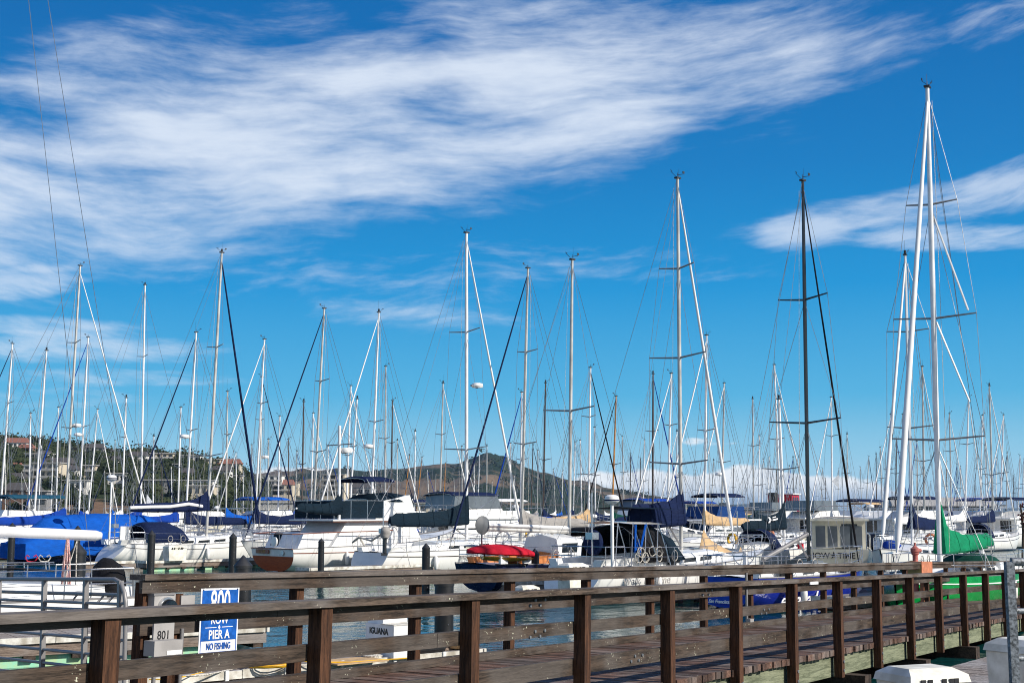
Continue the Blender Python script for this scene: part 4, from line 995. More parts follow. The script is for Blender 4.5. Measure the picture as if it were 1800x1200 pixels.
# ---------------------------------------------------------------- things on the far rail
def onbridge(name,label,cat):
    o=bpy.data.objects.new(name,None); C.objects.link(o); o.matrix_world=BM; tag(o,label,cat); return o
def pz(px,py,y):                 # bridge x,z of a photo point lying in the vertical plane y
    r=ray(px,py); o=BI@CAM; q=BI.to_3x3()@r; t=(y-o.y)/q.y; e=o+q*t; return e.x,e.z
def sign():
    o=onbridge('pier_sign','blue and white pier number sign with no fishing strip fixed to the far rail','sign'); y=BW-.12
    xa,zt=pz(354,1034,y); xb,_=pz(421,1032,y); _,zb=pz(352,1151,y); w=xb-xa; h=zt-zb; xc=(xa+xb)/2
    MB().bx(xa,xb,y,y+.006,zb,zt).build('sign_plate',M['swhite'],o)
    MB().bx(xa+.018,xb-.018,y-.003,y-.0006,zb+h*.205,zt-.018).build('sign_face',M['sblue'],o)
    e=.012; m=MB(); z1=zb+h*.035
    m.bx(xa+.018,xb-.018,y-.003,y-.0006,zb+.012,z1).bx(xa+.018,xa+.026,y-.003,y-.0006,z1+.0005,zb+h*.203).bx(xb-.026,xb-.018,y-.003,y-.0006,z1+.0005,zb+h*.203); m.build('sign_border',M['sblue'],o)
    f=lambda n,b,mt,z,s,sx=1,bold=.003: text(n,b,mt,o,(xc,y-.006,z),(R(90),0,0),s,.0015,0,bold=bold,sx=sx)
    f('number_lettering','800',M['wtext'],zb+h*.765,h*.52,.56,.004); f('row_lettering','ROW',M['wtext'],zb+h*.51,h*.165,.95,.0015)
    m=MB(); zz=zb+h*.405; m.bx(xa+w*.14,xa+w*.43,y-.005,y-.0035,zz-.003,zz+.003).bx(xa+w*.57,xb-w*.14,y-.005,y-.0035,zz-.003,zz+.003)
    m.add([(xc-.016,y-.005,zz),(xc,y-.005,zz+.024),(xc+.016,y-.005,zz),(xc,y-.005,zz-.024)],[(0,1,2,3)]); m.build('divider_mark',M['wtext'],o)
    f('pier_lettering','PIER A',M['wtext'],zb+h*.29,h*.19,.86,.002); f('fishing_lettering','NO FISHING',M['sblue'],zb+h*.115,h*.145,.66,.0006)
    m=MB()
    for x in (xa+.03,xc,xb-.03):
        for z in (zt-.012,zb+.008): m.lathe((x,y-.004,z),[(.0,-.004),(.006,-.003),(.006,.002)],8,'Y')
    m.build('screw',M['dark'],o)
sign()
def meter():
    o=onbridge('utility_meter','grey electric meter cabinet with round glass dial, number 801 plate and conduits','meter'); y=BW-.10
    def bxp(n,pa,pb,d,mat=M['meter'],yy=0):
        xa,zt=pz(*pa,y+yy); xb,zb=pz(*pb,y+yy); return MB().bx(xa,xb,y+yy,y+yy+d,zb,zt).build(n,mat,o)
    bxp('meter_cabinet',(272,1044),(307,1080),.16); bxp('junction_box',(319,1046),(342,1066),.12,M['meter'],.05)
    bxp('cabinet_lid',(271,1042.5),(308,1045),.18,M['alu'],-.01)
    xc,zc=pz(291,1068,y); MB().lathe((xc,y-.07,zc),[(.01,-.02),(.075,-.018),(.085,.0),(.09,.065)],24,'Y').build('meter_dial',M['glass'],o,50)
    MB().lathe((xc,y-.012,zc),[(.09,-.02),(.105,-.02),(.105,.010),(.09,.010)],24,'Y').build('meter_ring',M['steel'],o,50)
    bxp('number_plate',(271,1094),(305,1128),.02,M['meter'],-.035)
    xc,zc=pz(288,1116,y-.04); text('number_lettering','801',M['dark'],o,(xc,y-.037,zc),(R(90),0,0),.115,.001,bold=.001,sx=.95)
    bxp('outlet_box',(272,1126.5),(320,1149.5),.14,M['meter'],-.20); bxp('paper_label',(294,1143),(319,1148.5),.003,M['wtext'],-.205)
    for px,d in ((276,0),(324,0)):
        xa,za=pz(px,1104 if px>300 else 1150,y); MB().tube([(xa,y+.03,za),(xa,y+.03,za-2.0)],.02,8).build('conduit',M['alu'],o,50)
    for px in (312,297):
        xa,za=pz(px,1043 if px>300 else 1180,y+.1); MB().bx(xa-.05,xa+.05,y+.07,y+.16,-1.2,za).build('support_post',M['post'],o)
meter()
def hydrant():
    o=onbridge('fire_hydrant','faded red fire standpipe with round cap and side outlet rising over the far rail','hydrant'); x=bs(1609,BW+.35,1.2); y=BW+.35
    _,z1=pz(1609,953,y); _,z0=pz(1609,985,y); h=z1-z0; s=h/.52
    MB().lathe((x,y,z0-.9),[(.075,0),(.075,.9+.16*s),(.11*s,.92+.17*s),(.11*s,.92+.22*s),(.13*s,.92+.24*s),(.13*s,.92+.33*s),(.09*s,.9+.37*s),(.05*s,.9+.42*s),(.03*s,.9+.43*s),(.03*s,.9+.52*s),(.01,.9+.52*s)],16).build('standpipe',M['hydrant'],o,40)
    MB().tube([(x,y,z0+.30*s),(x+.20*s,y-.10*s,z0+.30*s)],.06*s,10).build('outlet',M['hydrant'],o,40)
    b=onbridge('hose_cabinet','faded orange cabinet with dull yellow door fixed outside the far rail under the standpipe','cabinet')
    xa,zt=pz(1613,986,BW+.2); xb,zb=pz(1621,1028,BW+.2); xm,_=pz(1601,1000,BW+.2)
    MB().bx(xm,xb,BW-.10,BW+.3,zb+.3,zt).build('cabinet_body',M['hbox'],b); MB().bx(xm-.008,xm-.001,BW-.08,BW+.28,zb+.33,zt-.03).build('cabinet_door',M['hyell'],b)
    MB().bx(xm-.016,xm-.009,BW+.02,BW+.18,(zb+zt)/2+.12,(zb+zt)/2+.2).build('symbol_mark',M['redhull'],b)
    MB().bx(xb-.08,xb,BW+.14,BW+.24,-.6,zb+.3).build('cabinet_leg',M['hbox'],b)
    c=onbridge('conduit_riser','pale conduit pipe with small grey switch box strapped to a far rail post','conduit'); x=bs(1307,BW-.02,.6); y=BW-.08
    MB().tube([(x,y,.05),(x,y,1.02)],.028,8).build('pipe',M['alu'],c,50); _,zt=pz(1306,1087,y); _,zb=pz(1306,1101,y)
    MB().bx(x-.12,x+.06,y-.12,y-.03,zb,zt).build('switch_box',M['meter'],c)
    m=onbridge('notice_plate','small pale plate screwed under the near rail cap over the blue racer','plate')
    xa,zt=pz(1424,1022,-.2); xb,zb=pz(1438,1026,-.2); MB().bx(xa,xb,-.205,-.19,zb,zt).build('plate',M['wtext'],m)
hydrant()
def galv_rail():
    o=empty('galvanised_railing',at(1784,1200,10.6)); tag(o,'rough galvanised steel railing post with rungs standing at the shore end','railing')
    a=at(1784,987,10.6)-o.location; 
    MB().box((0,0,a.z/2-.6),(.065,.065,a.z+1.2)).build('post',M['galv'],o)
    MB().tube([a+V((-.03,0,-.0)),a+V((.03,0,.0)),a+V((1.2,.3,-.01))],.034,10).build('top_rail',M['galv'],o,50)
    for py in (1073,1157): q=at(1784,py,10.6)-o.location; MB().tube([q,q+V((1.2,.3,0))],.022,8).build('rung',M['galv'],o,50)
galv_rail()
# ---------------------------------------------------------------- the near boat at the left
def near_boat():
    AT=lambda px,py,Y: at(px,py,Y+3.3)
    st=AT(236,1060,27.2); hd=-DV; rz=math.atan2(hd.y,hd.x); L=12.5
    o=bpy.data.objects.new('sailboat',None); C.objects.link(o); o.location=(st.x,st.y,0); o.rotation_euler=(0,0,rz)
    tag(o,'white sloop at the dock with thick white boom, black wheel cover and steel stern rail','sailboat')
    Mi=(Matrix.Translation(o.location)@Matrix.Rotation(rz,4,'Z')).inverted()
    b,sh,P=make_hull(o,L,3.9,1.05,1.05,1.4,M['white'],sw=.8,rake=1,tr=.3,n=14,stripe=M['hblack'])
    trunk(o,3.4,9.5,2.5,1.4,lambda q:sh(q/L),.42,M['white'],M['glass'],3)
    for sd in (-1,1): MB().loft([[V((.5,sd*1.5,1.0)),V((.5,sd*1.45,1.3)),V((.5,sd*1.05,1.3)),V((.5,sd*.95,1.0))],[V((3.4,sd*1.5,1.0)),V((3.4,sd*1.4,1.45)),V((3.4,sd*1.1,1.45)),V((3.4,sd*.95,1.0))]]).build('cockpit_coaming',M['white'],o,30)
    rails(o,L,P,sh,8)
    # boom along the centre line
    e=AT(168,941,26.4); a=AT(-60,931,24.9); e2=Mi@e; a2=Mi@a
    d=(a2-e2); MB().tube([e2,e2+d*3],.118,16).build('boom',M['mast_w'],o,50); MB().tube([e2-d.normalized()*.13,e2],[.08,.118],12).build('boom_end',M['mast_w'],o,50)
    B=e2+d*3; T=Mi@AT(-27,-700,24.0); MB().tube([V((B.x+.2,B.y,1.3)),T],.12,10).build('mast',M['mast_w'],o,50)
    for q in (Mi@AT(166,1050,26.8),Mi@AT(251,1050,27.3)):
        MB().tube([T+V((0,0,0)),q],.007,4,False).build('backstay',M['wire'],o)
    # covered wheel
    c=Mi@AT(191,1030,26.0); MB().loft([[c+V((x,r_*1.0*math.cos(q),r_*1.0*math.sin(q)*(1.0 if math.sin(q)>0 else 1.4)-.05)) for q in [k*math.pi/8 for k in range(16)]] for x,r_ in ((-.30,.1),(-.24,.52),(-.04,.66),(.14,.68),(.30,.52),(.38,.14))]).build('wheel_cover',CV['black'],o,60)
    # hanging ropes
    rn=random.Random(6); x0=Mi@AT(119,948,26)
    m=MB()
    for k in range(7): 
        a_=k*.9; m.tube([x0+V((.02*math.cos(a_),.02*math.sin(a_),0)),x0+V((.07*math.cos(a_+.5),.07*math.sin(a_+.5),-.5)),x0+V((.10*math.cos(a_+1),.10*math.sin(a_+1),-1.05)),x0+V((.06*math.cos(a_),.06*math.sin(a_),-1.3))],.018,5)
    rp=m.build('mainsheet_bundle',M['ropered'],o,60)
    x1=Mi@AT(135,950,26); MB().tube([x1,x1+V((-.02,0,-1.15))],.014,5).tube([x1,x1+V((.28,.1,-.95))],.01,5).build('rope_fall',M['rope'],o)
    MB().lathe(x1+V((-.02,0,-1.18)),[(.01,-.09),(.05,-.06),(.05,.03),(.01,.06)],8).build('block',M['dark'],o)
    # folding hooks on the rail
    for px in (55,78):
        p=Mi@AT(px,987,28); m=MB(); 
        for s_ in (-1,1): m.tube([p,p+V((s_*.09,0,.02)),p+V((s_*.14,0,.1)),p+V((s_*.10,0,.16)),p+V((s_*.05,0,.12))],.016,5)
        m.build('rail_hook',M['redhull'] if px<60 else M['rope'],o)
    MB().tube([Mi@AT(160,1030,26.8),Mi@AT(158,1070,26.6)],.02,6).tube([Mi@AT(204,1020,26.8),Mi@AT(202,1066,26.6)],.014,6).build('ladder_rail',M['steel'],o)
    MB().tube([Mi@AT(-50,990,27.8),Mi@AT(95,988,28.0)],.02,6).build('side_rail',M['steel'],o)
    for px in (5,42,80,86): MB().tube([Mi@AT(px,988,27.9),Mi@AT(px+1,1003,27.9)],.018,6).build('rail_post',M['steel'],o)
    MB().tube([Mi@AT(-30,1001,27.8),Mi@AT(30,999,27.8),Mi@AT(95,1003,27.8)],.03,6).build('grab_rail',M['dark'],o)
    MB().prism([(7.0,1.0),(9.0,1.0),(8.8,1.45),(7.2,1.45)],-.6,.6).build('hatch_turtle',M['white'],o)
    for k in range(3): q=P(.1+.12*k,.7,1); 
M['ropered']=pbr('red and white rope',(.60,.56,.52),.8,scale=60,col2=(.42,.04,.03),var=.1)
near_boat()
# ---------------------------------------------------------------- blue tarpaulin boat
def tarp_boat():
    p=at(28,990,75.5); p.z=0; o=bpy.data.objects.new('covered_boat',None); C.objects.link(o); o.location=p; o.rotation_euler=(0,0,RZ); tag(o,'large boat wrapped completely in a bright blue tarpaulin','boat')
    L=9.6; make_hull(o,L,3.6,.9,.9,1.3,M['hnavy'],sw=.8,n=10)
    rn=random.Random(8); secs=[]; N=22
    for i in range(N+1):
        u=i/N; x=-.25+(L+.1)*u; zt=1.15+1.62*min(1,u/.20)**.8-.12*math.sin(u*9)*.5
        if u>.85: zt-= (u-.85)*5
        w=1.75*(1 if u<.6 else 1-.55*((u-.6)/.4)**1.5)+.12
        sec=[]
        for k in range(13):
            a=-1+2*k/12; s_=abs(a); y=math.copysign(w*min(1,(s_/.72)),a) if s_>.02 else 0
            z= zt+( .75*0) if s_<.02 else (zt-(zt-1.15)*(s_/.72)**1.25*.9 if s_<=.72 else (1.15+.1*(zt-1.15))-(.85)*(s_-.72)/.28)
            jj=1 if (i+k)%2 else -1
            sec.append(V((x+rn.uniform(-.05,.05),y*(1+rn.uniform(-.015,.015))+ (.03*jj if s_>.75 else 0),z+rn.uniform(-.03,.03))))
        secs.append(sec)
    m=MB().loft(secs,closed=False); m.add(secs[0],[tuple(range(13))]); m.build('tarpaulin',CV['bright'],o,75)
    MB().lathe((-.29,.5,1.05),[(.02,-.02),(.2,-.015),(.2,.03)],10,'X').build('patch',CV['blue'],o)
    m=MB()
    for k in range(6): 
        x=.6+k*1.3; m.tube([(x,-1.86,.5),(x+.3,-1.85,.25)],.012,4)
    m.build('tie_lines',M['rope'],o)
    MB().lathe((8.3,-1.62,1.4),[(.02,-.06),(.6,-.05),(.62,.02),(.3,.03)],18,'Y').build('round_cover',CV['navy'],o)
tarp_boat()
# ---------------------------------------------------------------- red covered tender on the wooden boat
def tender():
    q=at(880,968,47.3); o=bpy.data.objects.new('covered_tender',None); C.objects.link(o); o.location=q+V((0,0,-.12)); o.rotation_euler=(0,R(3),R(12)); tag(o,'long narrow tender under a tight red cover with yellow bottom, stowed on deck','tender')
    secs=[]; N=14
    for i in range(N+1):
        u=i/N; f=math.sin(math.pi*min(1,max(0,(u*.94+.03))))**.55; w=.55*f+.02; z=.18*(2*u-1)**2
        secs.append([V((-1.22+2.44*u,w*math.cos(k*math.pi/6)*1.0,(.34*f if k<=6 else .16*f)*math.sin(k*math.pi/6)+z*.15)) for k in range(12)])
    MB().loft([[p+V((0,0,.02)) if k<=6 else V((p.x,p.y*.9,-.02)) for k,p in enumerate(s_)] for s_ in secs]).build('tender_cover',CV['red'],o,60)
    MB().loft([[V((p.x*.97,p.y*.92,p.z-.09 if k>6 else -.09)) for k,p in enumerate(s_)] for s_ in secs[3:]]).build('tender_hull',M['yellow'],o,60)
tender()
# ---------------------------------------------------------------- the fleet
# masthead x,y | foot x | mast | jib colour or None | bow to the right? | spreader heights | boom cover | radar y | tallness
FLEET=[
(22,603,-2,'w','navy',0,(705,),'navy',None,14,'navy'),
(82,615,58,'w',None,1,(764,),'white',None,13.5,None),
(54,725,50,'w',None,1,(764,),'blue',None,11,None),
(141,466,113,'g','white',1,(600,745),'blue',742,17.2,None),
(155,592,137,'w','blue',0,(745,),'blue',760,13.6,None),
(103,715,98,'w',None,0,(),'blue',None,11,None),
(172,718,153,'w','white',1,(),'white',None,11,None),
(222,698,213,'w',None,1,(765,),'white',None,11.5,None),
(255,500,247,'w',None,1,(625,775),'blue',None,16.5,None),
(345,583,325,'w','navy',0,(750,),'navy',762,14.4,None),
(318,715,312,'w',None,1,(),'blue',None,11,None),
(400,687,397,'g',None,0,(760,),'bright',None,12,None),
(465,595,447,'w','white',0,(705,),'navy',None,14.2,None),
(461,662,455,'g','navy',1,(735,),'navy',798,13,None),
(492,730,488,'w',None,1,(),'navy',None,11,None),
(570,541,549,'g','navy',0,(666,785),'navy',None,15,None),
(534,705,530,'b',None,1,(810,),'navy',None,11.5,None),
(551,725,546,'w','white',1,(),'dgreen',None,11,None),
(617,677,607,'w','white',1,(),'teal',None,12.5,None),
(628,700,612,'w',None,1,(780,),'navy',None,11.5,None),
(666,548,651,'w','white',0,(735,),'navy',778,14.8,None),
(678,643,677,'g',None,1,(766,),'navy',None,13.5,None),
(690,703,687,'b','white',1,(775,),'navy',None,12,None),
(730,757,728,'w',None,1,(),'navy',None,11,None),
(779,673,772,'g','white',1,(760,),'white',None,13,None),
(928,470,916,'g','navy',0,(615,770),'grey',None,15.5,None),
(959,672,954,'b',None,0,(802,),'navy',None,12.5,None),
(917,688,915,'w','blue',0,(),'blue',None,11.5,None),
(1038,645,1034,'w','black',1,(729,825),'tan',895,13.5,None),
(1045,750,1047,'w',None,0,(),'navy',None,11,None),
(1083,695,1075,'o','black',0,(810,),'dgreen',None,12,None),
(1011,777,1007,'w',None,1,(),'navy',None,10.5,None),
(1148,656,1147,'b','blue',1,(754,),'navy',None,13.2,None),
(1180,655,1172,'w','white',0,(743,),'navy',None,13,None),
(1133,772,1130,'w',None,0,(),'navy',None,11,None),
(1126,805,1124,'b',None,0,(),'navy',None,10,None),
(1242,588,1238,'w','white',0,(750,),'tan',None,14,None),
(1190,757,1188,'w','white',0,(),'white',None,11,None),
(1273,672,1268,'g','white',0,(806,),'navy',827,13,'navy'),
(1323,700,1325,'g',None,0,(780,),'teal',None,13,'teal'),
(1335,765,1333,'w',None,1,(848,),'dgreen',None,11.5,None),
(1352,802,1348,'w',None,0,(),'navy',None,10.5,None),
(1361,640,1373,'w','white',1,(767,),'teal',None,13.8,None),
(1394,803,1395,'b','blue',0,(),'navy',None,10.5,None),
(1377,828,1377,'g',None,0,(),'navy',None,10,None),
(1461,697,1463,'w','white',0,(763,),'white',None,12.5,None),
(1489,762,1490,'g',None,1,(828,),'navy',None,11.5,None),
(1451,840,1451,'b',None,1,(),'navy',None,9.5,None),
(1540,797,1541,'b',None,0,(842,),'navy',None,10.5,None),
(1503,843,1503,'w',None,0,(),'navy',None,9.5,None),
(1566,727,1558,'w','white',0,(),'navy',None,11.5,None),
(1587,727,1584,'g',None,1,(792,),'navy',None,11.5,None),
(1621,643,1625,'g','white',1,(803,),'white',None,13.3,None),
(1669,726,1673,'g','white',1,(790,),'navy',None,12,None),
(1703,698,1695,'w','white',1,(777,),'white',None,12.5,None),
(1682,815,1683,'b','blue',0,(),'blue',None,10.5,None),
(1727,729,1722,'w','white',1,(),'bright',None,12,None),
(1739,677,1746,'g','white',1,(827,),'navy',None,12.8,'navy'),
(1764,728,1757,'w','white',0,(826,),'bright',None,12,None),
(1731,782,1735,'w',None,0,(),'navy',None,10.5,None),
(1793,800,1789,'w',None,0,(),'blue',None,10.5,None),
(742,803,729,'o',None,1,(),'navy',None,10,None),(720,800,707,'o',None,1,(),'navy',None,10,None),(783,813,779,'o',None,1,(),'navy',None,10,None),
(843,797,839,'w',None,0,(),'navy',None,10.5,None),(856,783,855,'g',None,1,(),'navy',None,10.5,None),
(865,845,864,'w',None,1,(),'blue',None,9.5,None)]
LAND=[(137,'the mast with two radar domes'),(250,'the white mast with paired spreaders'),(365,'the mast of the navy hood sloop'),(450,'the crossed navy jibs'),
      (596,'the trawler signal mast'),(651,'the white jib over the bimini'),(820,'the outboard sloop mast'),(916,'the grey boom cover'),(1000,'the wooden boat mast'),
      (1075,'the varnished mast'),(1197,'the radar pole sloop mast'),(1268,'the tan draped sail'),(1419,'the tall black mast'),(1600,'the green racer jib'),(1650,'the tallest white mast'),(1745,'the green boom end')]
COLN={'w':'white','g':'grey','o':'varnished orange','b':'dark brown'}
NUM=['first','second','third','fourth','fifth','sixth','seventh','eighth','ninth','tenth','eleventh','twelfth','thirteenth','fourteenth','fifteenth']
MATK={'w':'mast_w','g':'mast_g','o':'mast_o','b':'mast_b'}
CNT={}; POS=[]
def flabel(x,m,furl,cov,h):
    ld=min(LAND,key=lambda q:abs(q[0]-x)); 
    size='tall' if h>14 else 'slender' if h>12 else 'small'
    a=f"{size} sailboat with {COLN[m]} mast"+(f", {furl} furled jib" if furl else f", {cov} boom cover")
    k=(a,ld[1]); CNT[k]=CNT.get(k,0)+1
    if CNT[k]>1: a=NUM[CNT[k]-1]+' '+a
    return a+(' near ' if abs(x-ld[0])<26 else ' beyond ')+ld[1]
def add_fleet(x,y,xb,m,furl,away,spr,cov,rad,hh,dodg,lod):
    Y=(hh-CAMZ)*F/(900-y)
    if x<275 and Y<96: Y=94+RND.uniform(0,5); hh=CAMZ+(900-y)*Y/F
    best=None
    for k in (0,.03,-.03,.06,-.06,.09,-.09,.13,-.12,.17,.22):
        Yt=Y*(1+k); X=at(xb,930,Yt).x; d=min([((X-q[0])**2+(Yt-q[1])**2)**.5 for q in POS]+[9])
        if best is None or d>best[0]+.2: best=(d,Yt,X)
        if d>5.5: break
    Y=best[1]; POS.append((best[2],Y))
    yb=900+(CAMZ-1.9)*F/Y
    L=max(7.5,hh*.72)
    sp=tuple((yb-q)/(yb-y) for q in sorted(spr,reverse=True)) if spr else (.52,)
    sailboat(flabel(x,m,furl,cov,hh),xb,Y,(x,y),away=bool(away),L=L,B=L*.31,mast=MATK[m],spr=sp,furl=furl,coverc=cov,dodger=dodg,sprw=.27,radar=((yb-rad)/(yb-y)) if rad else None,lod=lod,
        hull=RND.choice(['white']*7+['cream','hnavy','hgreen' if RND.random()<.2 else 'white']),fb=(1.0,.95,1.3),r=.043+.0022*hh,bimini=None,nwin=3,stripe=RND.choice([None,'navy','teal',None]),covh=.9)
for q in sorted(FLEET,key=lambda q:q[0]):
    add_fleet(*q,1 if q[9]>13 else 0)
# the small far masts between the named ones
xs=[8,36,70,92,120,186,200,236,268,284,300,352,380,415,428,440,474,505,520,560,578,590,640,660,700,752,764,800,812,832,880,895,905,935,948,975,990,1022,1060,1095,1110,1150,1165,1206,1222,1252,1290,1306,1342,1385,1402,1436,1445,1475,1512,1525,1550,1575,1612,1634,1662,1690,1712,1750,1772,1784,1798]
for i,x in enumerate(xs):
    yy=RND.uniform(765,848); h=RND.uniform(9.5,11.5); m=RND.choice('wwwgggb')
    add_fleet(x+RND.uniform(-3,3),yy,x+RND.uniform(-4,4),m,RND.choice([None,None,None,'white','navy','blue']),RND.random()<.5,(yy+(900-yy)*.45,),RND.choice(['navy','blue','white','teal','bright','tan','grey','dgreen']),None,h,RND.choice([None,'navy','blue','teal',None]),0)
# ---------------------------------------------------------------- motor boats
motorboat('pale express cruiser with cream side curtains and clear flybridge enclosure behind the slate boom cover',835,90,L=12,B=4.2,vinyl=True,bimini='navy',nw=5,fb=(1.3,1.2,2.1),cab='white')
_,P_,s_=motorboat('white trawler with blue canvas flybridge and dark side windows behind the tan draped sail',1246,88,away=False,L=8.6,B=3.4,canvasc='midblue',bimini='navy',nw=3)
sm,P_,s_=motorboat('cream cabin cruiser with tall rear windows and a name beside a star on its transom',1474,61,rz=R(76),anchor=0,L=10,B=3.1,hull='cream',cab='cream',hc=1.5,nw=4,radar=False,fb=(1.22,1.0,1.7),fly=False,trmat=M['cream'])
text('boat_name','SHOW★TIME',M['dark'],sm,(-.12,.42,.92),(R(90),0,R(-90)),.37,.008,bold=.006)
for y_ in (-.85,-.29,.29,.85): MB().box((2.19,y_,1.75),(.02,.45,1.0)).build('rear_window',M['clearv'],sm)
canopy(sm,'roof_awning',CV['grey'],[(1.2,1,.8),(1.6,1.02,1),(4.8,1,1)],1.32,2.48,.22)
MB().tube([(1.6,-1.2,2.6),(1.6,-1.1,3.0),(1.6,-.8,3.2),(1.6,.8,3.2),(1.6,1.1,3.0),(1.6,1.2,2.6)],.025,6).build('bimini_frame',M['steel'],sm)
MBS=[(1440,120,'white',None,'white flybridge cruiser showing beyond the black mast',1),(1500,125,'white','navy','white cruiser with navy bimini beyond the star named trawler',0),(1560,110,'white',None,'white cruiser beyond the spiral wrapped jib',1),
(1620,105,'hnavy','navy','navy hulled motor yacht with navy side covers behind the faded standpipe',1),(1680,130,'white',None,'white flybridge cruiser over the green boom cover',0),(1735,118,'white','blue','white cruiser with blue bimini at the green boom end',1),
(1790,112,'white','navy','white cruiser with navy bimini by the galvanised railing',1),(1370,140,'white',None,'white cruiser beyond the slate sail cover with white logo',1),(1215,150,'white','blue','white cruiser with blue bimini beyond the radar pole sloop mast',0),
(900,125,'white','white','white cruiser with white bimini beyond the grey boom cover',1),(866,110,'white',None,'white cruiser with low flybridge by the express cruiser',0),(480,110,'white','bright','white cruiser with bright blue bimini behind the crossed navy jibs',1),
(285,120,'cream',None,'cream cruiser behind the white mast with paired spreaders',1),(20,95,'white','petrol','white cabin cruiser with petrol blue bimini at the shore under the hillside houses',0),(1120,120,'white','blue','white cruiser with blue bimini beyond the navy mainsail cover',0),
(1655,160,'white',None,'distant white cruiser beyond the tallest white mast',0),(1710,165,'white',None,'distant white cruiser between the pale furled jibs',1),(1530,170,'white','tan','distant white cruiser with tan bimini beyond the spiral jib',1),(340,135,'white',None,'white flybridge cruiser behind the navy hood sloop mast',0),(700,130,'white','navy','white cruiser with navy bimini behind the trawler flybridge cover',0)]
for i,(px,Y,hl,bi,lb,aw) in enumerate(MBS):
    motorboat(lb,px,Y,away=bool(aw),L=RND.uniform(10,13),B=4,hull=hl,bimini=bi,vinyl=(i%7==0),radar=i%2==0,stripe='navy' if i%2 else None,nw=3)
# tan awning sail draped from a mast, logo cover boat, tug
def draped():
    a=at(1237,930,54.5); o=bpy.data.objects.new('draped_sail',None); C.objects.link(o); o.location=(a.x,a.y,0); tag(o,'tan canvas awning hanging in a curve from a white mast over a cockpit','awning')
    f=lambda px,py,Y: at(px,py,Y)-V((a.x,a.y,0))
    rows=[]
    for i in range(9):
        u=i/8; top=f(1237+58*u,930+ (42*(u**.55)),54.5+1.5*u); bot=f(1222+78*u,1000,53.5+1.5*u); rows.append([lerp(top,bot,k/5)+V((0,.10*math.sin(u*9+k)*k/5,0)) for k in range(6)])
    s_=MB().loft(rows,closed=False).build('awning',CV['tan'],o,70); md=s_.modifiers.new('thickness','SOLIDIFY'); md.thickness=.02
    rows=[[lerp(f(1302+14*u,960+38*u,55),f(1286+30*u,1000,54.3),k/3) for k in range(4)] for u in (0,.33,.66,1)]
    s_=MB().loft(rows,closed=False).build('awning_flap',CV['tan'],o,70)
draped()
def logoboat():
    o,P,sh=sailboat('white sloop whose slate sail cover carries a white arrow logo, navy round spray hood',1378,71,(1369,700),L=10,mast='mast_w',spr=(.5,),coverc='teal',lod=1,dodger='navy',boomz=2.05,booml=3.6,covh=1.5,covend=.35,boomdrop=.05,away=True)
    x=o.location; 
    m=MB()
    m.prism([(3.9,2.35),(4.05,2.35),(4.2,2.5),(4.05,2.65),(3.9,2.65),(4.05,2.5)],-.235,-.225); m.prism([(4.3,2.45),(4.75,2.52),(4.75,2.6),(4.3,2.53)],-.235,-.225); m.prism([(4.3,2.6),(4.6,2.65),(4.6,2.7),(4.3,2.65)],-.235,-.225)
    m.build('arrow_logo',M['wtext'],o)
logoboat()
def tug():
    a=at(1327,930,150); o=bpy.data.objects.new('tugboat',None); C.objects.link(o); o.location=(a.x,a.y,0); o.rotation_euler=(0,0,RZ+.3); tag(o,'red tugboat with tall red deckhouse and dark wheelhouse beyond the far rows','tugboat')
    make_hull(o,17,5.5,1.5,1.4,2.8,M['redhull'],sw=.8,n=10)
    MB().bx(5,12,-1.9,1.9,1.4,3.0).build('deckhouse',M['redhull'],o); MB().bx(9,11.6,-1.5,1.5,3.05,5.0).build('wheelhouse',M['redhull'],o); MB().bx(8.8,11.8,-1.7,1.7,5.01,5.15).build('wheelhouse_roof',M['white'],o)
    windows_band(o,9.2,11.4,1.51,3.9,4.7,3,M['glass'],-1,0); MB().tube([(6.5,0,3),(6.5,0,5.2)],.55,12).build('funnel',M['hblack'],o,40); MB().tube([(8,0,5),(8,0,8)],.08,6).build('signal_mast',M['hblack'],o)
tug()
# grey inflatable on the finger dock
def inflatable():
    p=onz(1490,1058,.05); o=empty('inflatable_dinghy',p,RZ); tag(o,'grey inflatable dinghy lying in the water between the blue racer and the green one','dinghy')
    for sd in (-1,1): MB().tube([(0,sd*.6,.25),(1.6,sd*.62,.25),(2.4,sd*.42,.3),(2.8,0,.38)],[.2,.21,.2,.16],10).build('side_tube',M['rubber'],o,50)
    MB().bx(.05,.12,-.45,.45,.1,.5).build('transom',M['white'],o); MB().bx(.1,2.3,-.45,.45,.12,.17).build('floorboard',M['dockwood'],o)
    outboard(o,(-.15,0,.75))
inflatable()
# flags
def flag(px,py,Y,mat,label,w=.5,h=.75,tri=True):
    p=at(px,py,Y); o=MB().add([p,p+V((w,.05,-h*.5)) if tri else p+V((w,.05,-.05)),p+V((.06,0,-h)) if tri else p+V((w,.05,-h)),p+V((0,.0,-h))],[(0,1,2,3)]).build('pennant',mat,None); tag(o,label,'flag')
    md=o.modifiers.new('thickness','SOLIDIFY'); md.thickness=.01
flag(258,868,80,M['swhite'],'small white triangular pennant hanging before the white mast with paired spreaders',.35,.9)
flag(1474,834,70,M['swhite'],'small white pennant flying beside the black furled jib of the blue racer',-.35,.7)
flag(129,785,78,M['dark'],'tiny dark flag flying between the two radar domes masts',.22,.2,False)
flag(1153,886,90,CV['red'],'tiny red flag above the navy mainsail cover',.25,.5)
